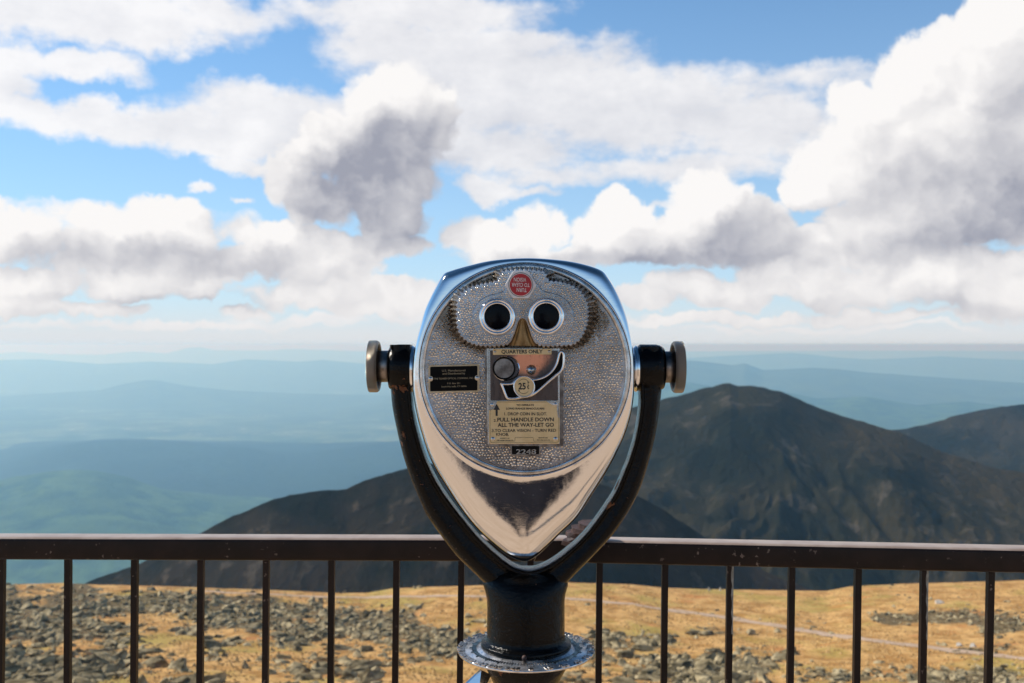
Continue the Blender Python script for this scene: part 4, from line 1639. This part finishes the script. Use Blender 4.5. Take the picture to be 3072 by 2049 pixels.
# maker's plate
s7 = lambda a, b: (1260 + a * .09358, 1060 + b * .09358)
m = MB()
plate(m, rrect(*s7(270, 362), *s7(1905, 1258), 4.5, skew=-.021), YF - .0030, YF + .002, .7, .0005)
mp = m.build('maker_plate', M['gilt'], viewer, origin=P(*s7(1080, 800), YF))
m = MB()
plate(m, rrect(*s7(325, 415), *s7(1842, 1205), 3.0, skew=-.021), YF - .0034, YF - .002, .4, .0002)
m.build('black_field', M['plateblack_and_reflection'], mp)
m = MB()
YQ = YF - .0038
put_text(m, 'U.S. Manufactured', *s7(1080, 550), 70, 5.6, YQ, 0, .0, -.021)
put_text(m, 'and Distributed by', *s7(1085, 645), 68, 5.6, YQ, 0, .0, -.021)
put_text(m, 'THE TOWER OPTICAL COMPANY, INC.', *s7(1085, 803), 119, 5.2, YQ, 0, .0, -.021)
put_text(m, 'P.O. Box 251', *s7(1080, 960), 38, 4.4, YQ, 0, .0, -.021)
put_text(m, 'South Norwalk, CT 06856', *s7(1090, 1060), 75, 4.4, YQ, 0, .0, -.021)
m.build('lettering', M['dimgilt'], mp, fix=False)
for a, b in ((335, 812), (1835, 787)):
    m = MB()
    plate(m, circ(*s7(a, b), 8.0, 24), YF - .0037, YF - .002, .4, .0002)
    m.build('screw_boss', M['gilt'], mp)
    screw(mp, *s7(a, b), YF - .0037, 4.6)

#@@YOKE
# ------------------------------------------------------------------ yoke, pedestal, knobs
kp = YP / F
OUT = [(1169, 1034), (1169, 1060), (1170, 1100), (1171, 1142), (1176, 1213), (1189, 1282), (1209, 1365), (1232, 1435), (1252, 1484), (1279, 1543), (1319, 1602), (1371, 1668), (1430, 1726), (1475, 1770), (1530, 1815), (1578, 1825),
       (1628, 1815), (1682, 1768), (1725, 1722), (1786, 1660), (1843, 1597), (1888, 1530), (1916, 1475), (1936, 1420), (1950, 1370), (1966, 1305), (1978, 1231), (1985, 1168), (1988, 1140), (1990, 1100), (1989, 1060), (1986, 1040)]
INN = [(1236, 1034), (1236, 1060), (1236, 1100), (1236, 1142), (1241, 1225), (1257, 1300), (1278, 1368), (1303, 1422), (1326, 1462), (1356, 1505), (1395, 1555), (1440, 1608), (1494, 1658), (1530, 1685), (1556, 1698), (1580, 1703),
       (1606, 1700), (1645, 1684), (1685, 1657), (1737, 1612), (1780, 1562), (1818, 1508), (1843, 1468), (1866, 1415), (1884, 1370), (1904, 1300), (1916, 1225), (1916, 1168), (1914, 1140), (1913, 1100), (1913, 1060), (1914, 1040)]
oo = np.array(catmull(OUT, 6, False))
ii = np.array(catmull(INN, 6, False))
# cross-section: u 0 = inner edge .. 1 = outer edge, v = depth (-1 front .. 1 back); raised lip on the inner edge
SEC = [(0.0, -.62), (.02, -.80), (.07, -.90), (.13, -.86), (.18, -.74), (.28, -.72), (.42, -.86), (.58, -.92), (.74, -.84), (.87, -.62), (.955, -.34), (1.0, 0.0), (.96, .34), (.87, .62), (.72, .84), (.5, .92), (.25, .86), (.1, .75), (0.02, .60), (0, 0)]
m = MB()
rings = []
for j, ((ox, oy), (ix, iy)) in enumerate(zip(oo, ii)):
    f = j / (len(oo) - 1)
    hd = .034
    r_ = []
    for u, v_ in SEC:
        px = ix + (ox - ix) * u
        py = iy + (oy - iy) * u
        Yd = YP + v_ * hd
        q = P(px, py, YP)
        r_.append(Vector((q.x, Yd, q.z)))
    rings.append(r_)
m.loft(rings, smooth=True, cap0=True, cap1=True)
# bosses at the top of each arm
for x0, x1, yc, rr_ in ((1169, 1238, 1104, 71), (1913, 1990, 1104, 71)):
    c = P((x0 + x1) / 2, yc, YP)
    h = (x1 - x0) / 2 * kp
    R = rr_ * kp
    sg = -1 if x0 < 1500 else 1
    pr = [(.0001, -h), (R * .93, -h), (R, -h + .004), (R, h - .014), (R * .96, h - .007), (R * .86, h), (.0001, h)]
    pr = [(r, a * sg) for r, a in pr]
    m.loft(lathe(pr, c, 'X', 48))
# web that carries the arms down into the post
cpx = P(1578, 1800, YP)


def ell(px_l, px_r, py, hd, n=40):
    a, b = P(px_l, py, YP), P(px_r, py, YP)
    cx, hw = (a.x + b.x) / 2, (b.x - a.x) / 2
    return [Vector((cx + hw * COS(2 * math.pi * i / n), YP + hd * SIN(2 * math.pi * i / n), a.z)) for i in range(n)]


web = [ell(1500, 1656, 1706, .026), ell(1470, 1686, 1716, .044), ell(1452, 1702, 1738, .056), ell(1450, 1704, 1755, .061), ell(1457, 1697, 1778, .066), ell(1461, 1694, 1805, .069), ell(1462, 1694, 1830, .070), ell(1461, 1694, 1870, .0700), ell(1461, 1694, 1900, .0700)]
m.loft(web, smooth=True, cap0=True)
yoke = m.build('yoke', M['black'], viewer, origin=P(1578, 1500, YP))

# chrome washers between arm and housing
for xw in (1239, 1907):
    m = MB()
    c = P(xw, 1106, YP)
    m.loft(lathe([(.0001, -.006), (.038, -.006), (.042, 0), (.038, .006), (.0001, .006)], c, 'X', 40))
    m.build('pivot_washer', M['chrome'], viewer, origin=c)

# tilt knobs
for sg, xi, xo, yc in ((-1, 1171, 1120, 1099), (1, 1988, 2035, 1101)):
    c = P(xi, yc, YP)
    co_ = P(xo, yc, YP)
    Lx = abs(co_.x - c.x)
    m = MB()
    pr = [(.0001, -.01), (.0285, -.01), (.0285, Lx - .008), (.0235, Lx - .004)]
    m.loft(lathe([(r, a * sg) for r, a in pr], c, 'X', 40))
    stem = None
    m.build('knob_stem', M['worn'], viewer, origin=c)
    m = MB()
    R = 78 * kp
    w = .0070
    pr = [(.020, w * .8), (R * .80, w * .7), (R * .83, -w * 1.2), (R * .87, -w * 1.5), (R * .94, -w * 1.5), (R * .985, -w * 1.15), (R, -w * .8), (R, w * .8), (R * .985, w), (R * .93, w * 1.05), (R * .5, w * 1.5), (.0001, w * 1.6)]
    m.loft(lathe([(r, a * sg) for r, a in pr], co_, 'X', 96))
    m.build('tilt_knob', M['knurl'], viewer, origin=co_)

# post below the yoke, collar, ring, flared pedestal
zc_ = lambda py: P(1578, py, YP).z
cxp = P(1578, 1950, YP).x
m = MB()
prf = [(.0702, zc_(1900)), (.0703, zc_(1915)), (.074, zc_(1921)), (.0800, zc_(1923)), (.0815, zc_(1926)), (.0815, zc_(1937)), (.080, zc_(1939)), (.0001, zc_(1939))]
m.loft(lathe(prf, (cxp, YP, 0), 'Z', 72))
collar = m.build('post', M['black'], viewer, origin=(cxp, YP, zc_(1860)))
# set screw on the collar
m = MB()
c = Vector((cxp - .004, YP - .0822, zc_(1931)))
m.loft(lathe([(.0045, .002), (.0045, -.003), (.003, -.0055), (.0001, -.006)], c, 'Y', 14))
m.build('set_screw', M['rust'], collar, origin=c)

# graduated ring
ZR = zc_(1946)
m = MB()
RO_ = 203 * kp
m.loft(lathe([(.070, ZR + .004), (.084, ZR + .004), (.086, ZR + .0015), (RO_ - .001, ZR), (RO_, ZR - .0012), (RO_, ZR - .0038), (RO_ - .002, ZR - .005), (.07, ZR - .006)], (cxp, YP, 0), 'Z', 160))
m.cur = 1
r = random.Random(9)
for i in range(120):                                   # raised degree ticks
    a = 2 * math.pi * i / 120
    long_ = .0135 if i % 5 == 0 else .0095
    r0_, r1_ = .089, .089 + long_
    wdt = .0011
    rad = Vector((COS(a), SIN(a), 0))
    tan_ = Vector((-SIN(a), COS(a), 0))
    c = Vector((cxp, YP, 0))
    zt, zb = ZR + .0030, ZR + .0002
    v = [c + rad * r0_ + tan_ * wdt + Vector((0, 0, zb)), c + rad * r1_ + tan_ * wdt + Vector((0, 0, zb)), c + rad * r1_ - tan_ * wdt + Vector((0, 0, zb)), c + rad * r0_ - tan_ * wdt + Vector((0, 0, zb)),
         c + rad * (r0_ + .001) + Vector((0, 0, zt)), c + rad * (r1_ - .001) + Vector((0, 0, zt))]
    m.add(v, [(0, 1, 5, 4), (2, 3, 4, 5), (0, 4, 3), (1, 2, 5)])
ring = m.build('degree_ring', [M['flange'], M['teeth']], viewer, origin=(cxp, YP, ZR))
# raised numerals round the ring
m = MB()
for i in range(24):
    a = 2 * math.pi * i / 24 + .06
    s = str((i * 15 + 90) % 360)
    co, fs = text_mesh(s, .03)
    w_, hgt = co[:, 0].max() - co[:, 0].min(), .72
    sc = .0125 / hgt
    rad = Vector((COS(a), SIN(a), 0))
    tan_ = Vector((-SIN(a), COS(a), 0))
    bot, topv = [], []
    for x, y, _ in co:
        q = Vector((cxp, YP, ZR)) + rad * (.1185 - y * sc * -1 * -1 - .004) + tan_ * ((x - co[:, 0].min() - w_ / 2) * sc)
        q = Vector((cxp, YP, ZR)) + rad * (.1175 - (y - .36) * sc * -1 * -1) + tan_ * ((x - co[:, 0].min() - w_ / 2) * sc)
        bot.append(q + Vector((0, 0, .0001)))
        topv.append(q + Vector((0, 0, .0022)))
    m.add(topv, fs)
    # walls along boundary edges
    cnt = {}
    for fc in fs:
        for a_, b_ in zip(fc, fc[1:] + fc[:1]):
            cnt[(a_, b_)] = 1
    bd = [(a_, b_) for (a_, b_) in cnt if (b_, a_) not in cnt]
    nb = len(bot)
    m.add(bot + topv, [(a_, b_, b_ + nb, a_ + nb) for a_, b_ in bd])
m.build('raised_numerals', M['satin'], ring, fix=False)

m = MB()
pz = [(.1000, ZR - .006), (.0830, ZR - .0065), (.0735, zc_(1998)), (.0690, zc_(2012)), (.0635, zc_(2030)), (.0585, zc_(2049)), (.054, zc_(2080)), (.052, zc_(2130)), (.0525, .35), (.060, .12), (.085, .05), (.13, .03), (.16, .025), (.165, .012), (.165, 0)]
pz = [(min(r, .078) if z > ZR - .02 else r, z) for r, z in pz]
m.loft(lathe(pz, (cxp, YP, 0), 'Z', 72), cap1=True)
m.build('pedestal', M['black'], viewer, origin=(cxp, YP, 0))

# bright metal plate fixed to the side of the pedestal, just entering the frame
m = MB()
Yb = YP - .03
a0, a1, a2, a3 = P(1444, 2011, Yb), P(1460, 2023, Yb + .02), P(1405, 2085, Yb + .02), P(1375, 2075, Yb)
rows = [a0, P(1474, 2025, Yb + .01), P(1430, 2120, Yb - .02), P(1345, 2105, Yb - .03)]
top_ = [p for p in rows]
nrm = (rows[1] - rows[0]).cross(rows[3] - rows[0]).normalized()
if nrm.y > 0:
    nrm = -nrm
bot_ = [p - nrm * .006 for p in rows]
m.loft([top_, bot_], smooth=False)
m.add(top_, [(0, 1, 2, 3)])
m.add(bot_, [(3, 2, 1, 0)])
tag(m.build('side_plate', M['chrome'], viewer, origin=rows[0]), 'small bright plate beside the pedestal')

#@@PERSON
# ------------------------------------------------------------------ the photographer, seen only as a reflection in the chrome
person = empty('person', (0, -.27, 0), 'person in dark clothes holding a camera, mirrored darkly in the chrome chin of the viewer', 'person')


def skin(name, joints, edges, mat, parent, sub=2):
    me = bpy.data.meshes.new(name)
    me.from_pydata([j[0] for j in joints], edges, [])
    o = link(name, me, mat, parent)
    sk = o.modifiers.new('skin', 'SKIN')
    for i, j in enumerate(joints):
        me.skin_vertices[0].data[i].radius = (j[1], j[2] if len(j) > 2 else j[1])
    me.skin_vertices[0].data[0].use_root = True
    sb = o.modifiers.new('sub', 'SUBSURF')
    sb.levels = sb.render_levels = sub
    sk.use_smooth_shade = True
    return o


J = [((0, 0, .93), .24, .15), ((0, 0, 1.10), .24, .14), ((0, 0, 1.28), .24, .14), ((0, .0, 1.40), .17, .10), ((0, .01, 1.49), .055), ((0, .02, 1.56), .085, .095), ((0, .02, 1.66), .085, .095), ((0, .02, 1.72), .05),
     ((-.20, 0, 1.38), .06), ((-.27, .03, 1.16), .05), ((-.15, .17, 1.30), .04), ((-.07, .21, 1.42), .03),
     ((.20, 0, 1.38), .06), ((.27, .03, 1.16), .05), ((.15, .17, 1.30), .04), ((.07, .21, 1.42), .03),
     ((-.12, 0, .82), .14), ((-.12, .02, .48), .11), ((-.13, -.02, .10), .045), ((-.14, .08, .045), .04), ((-.14, .16, .035), .03),
     ((.12, 0, .82), .14), ((.12, .02, .48), .11), ((.13, -.02, .10), .045), ((.14, .08, .045), .04), ((.14, .16, .035), .03)]
E = [(0, 1), (1, 2), (2, 3), (3, 4), (4, 5), (5, 6), (6, 7), (3, 8), (8, 9), (9, 10), (10, 11), (3, 12), (12, 13), (13, 14), (14, 15), (0, 16), (16, 17), (17, 18), (18, 19), (19, 20), (0, 21), (21, 22), (22, 23), (23, 24), (24, 25)]
M['cloth'] = simple('dark_clothes', (.012, .012, .018), (.022, .020, .030), .9, 0, 20)
skin('body', J, E, M['cloth'], person)
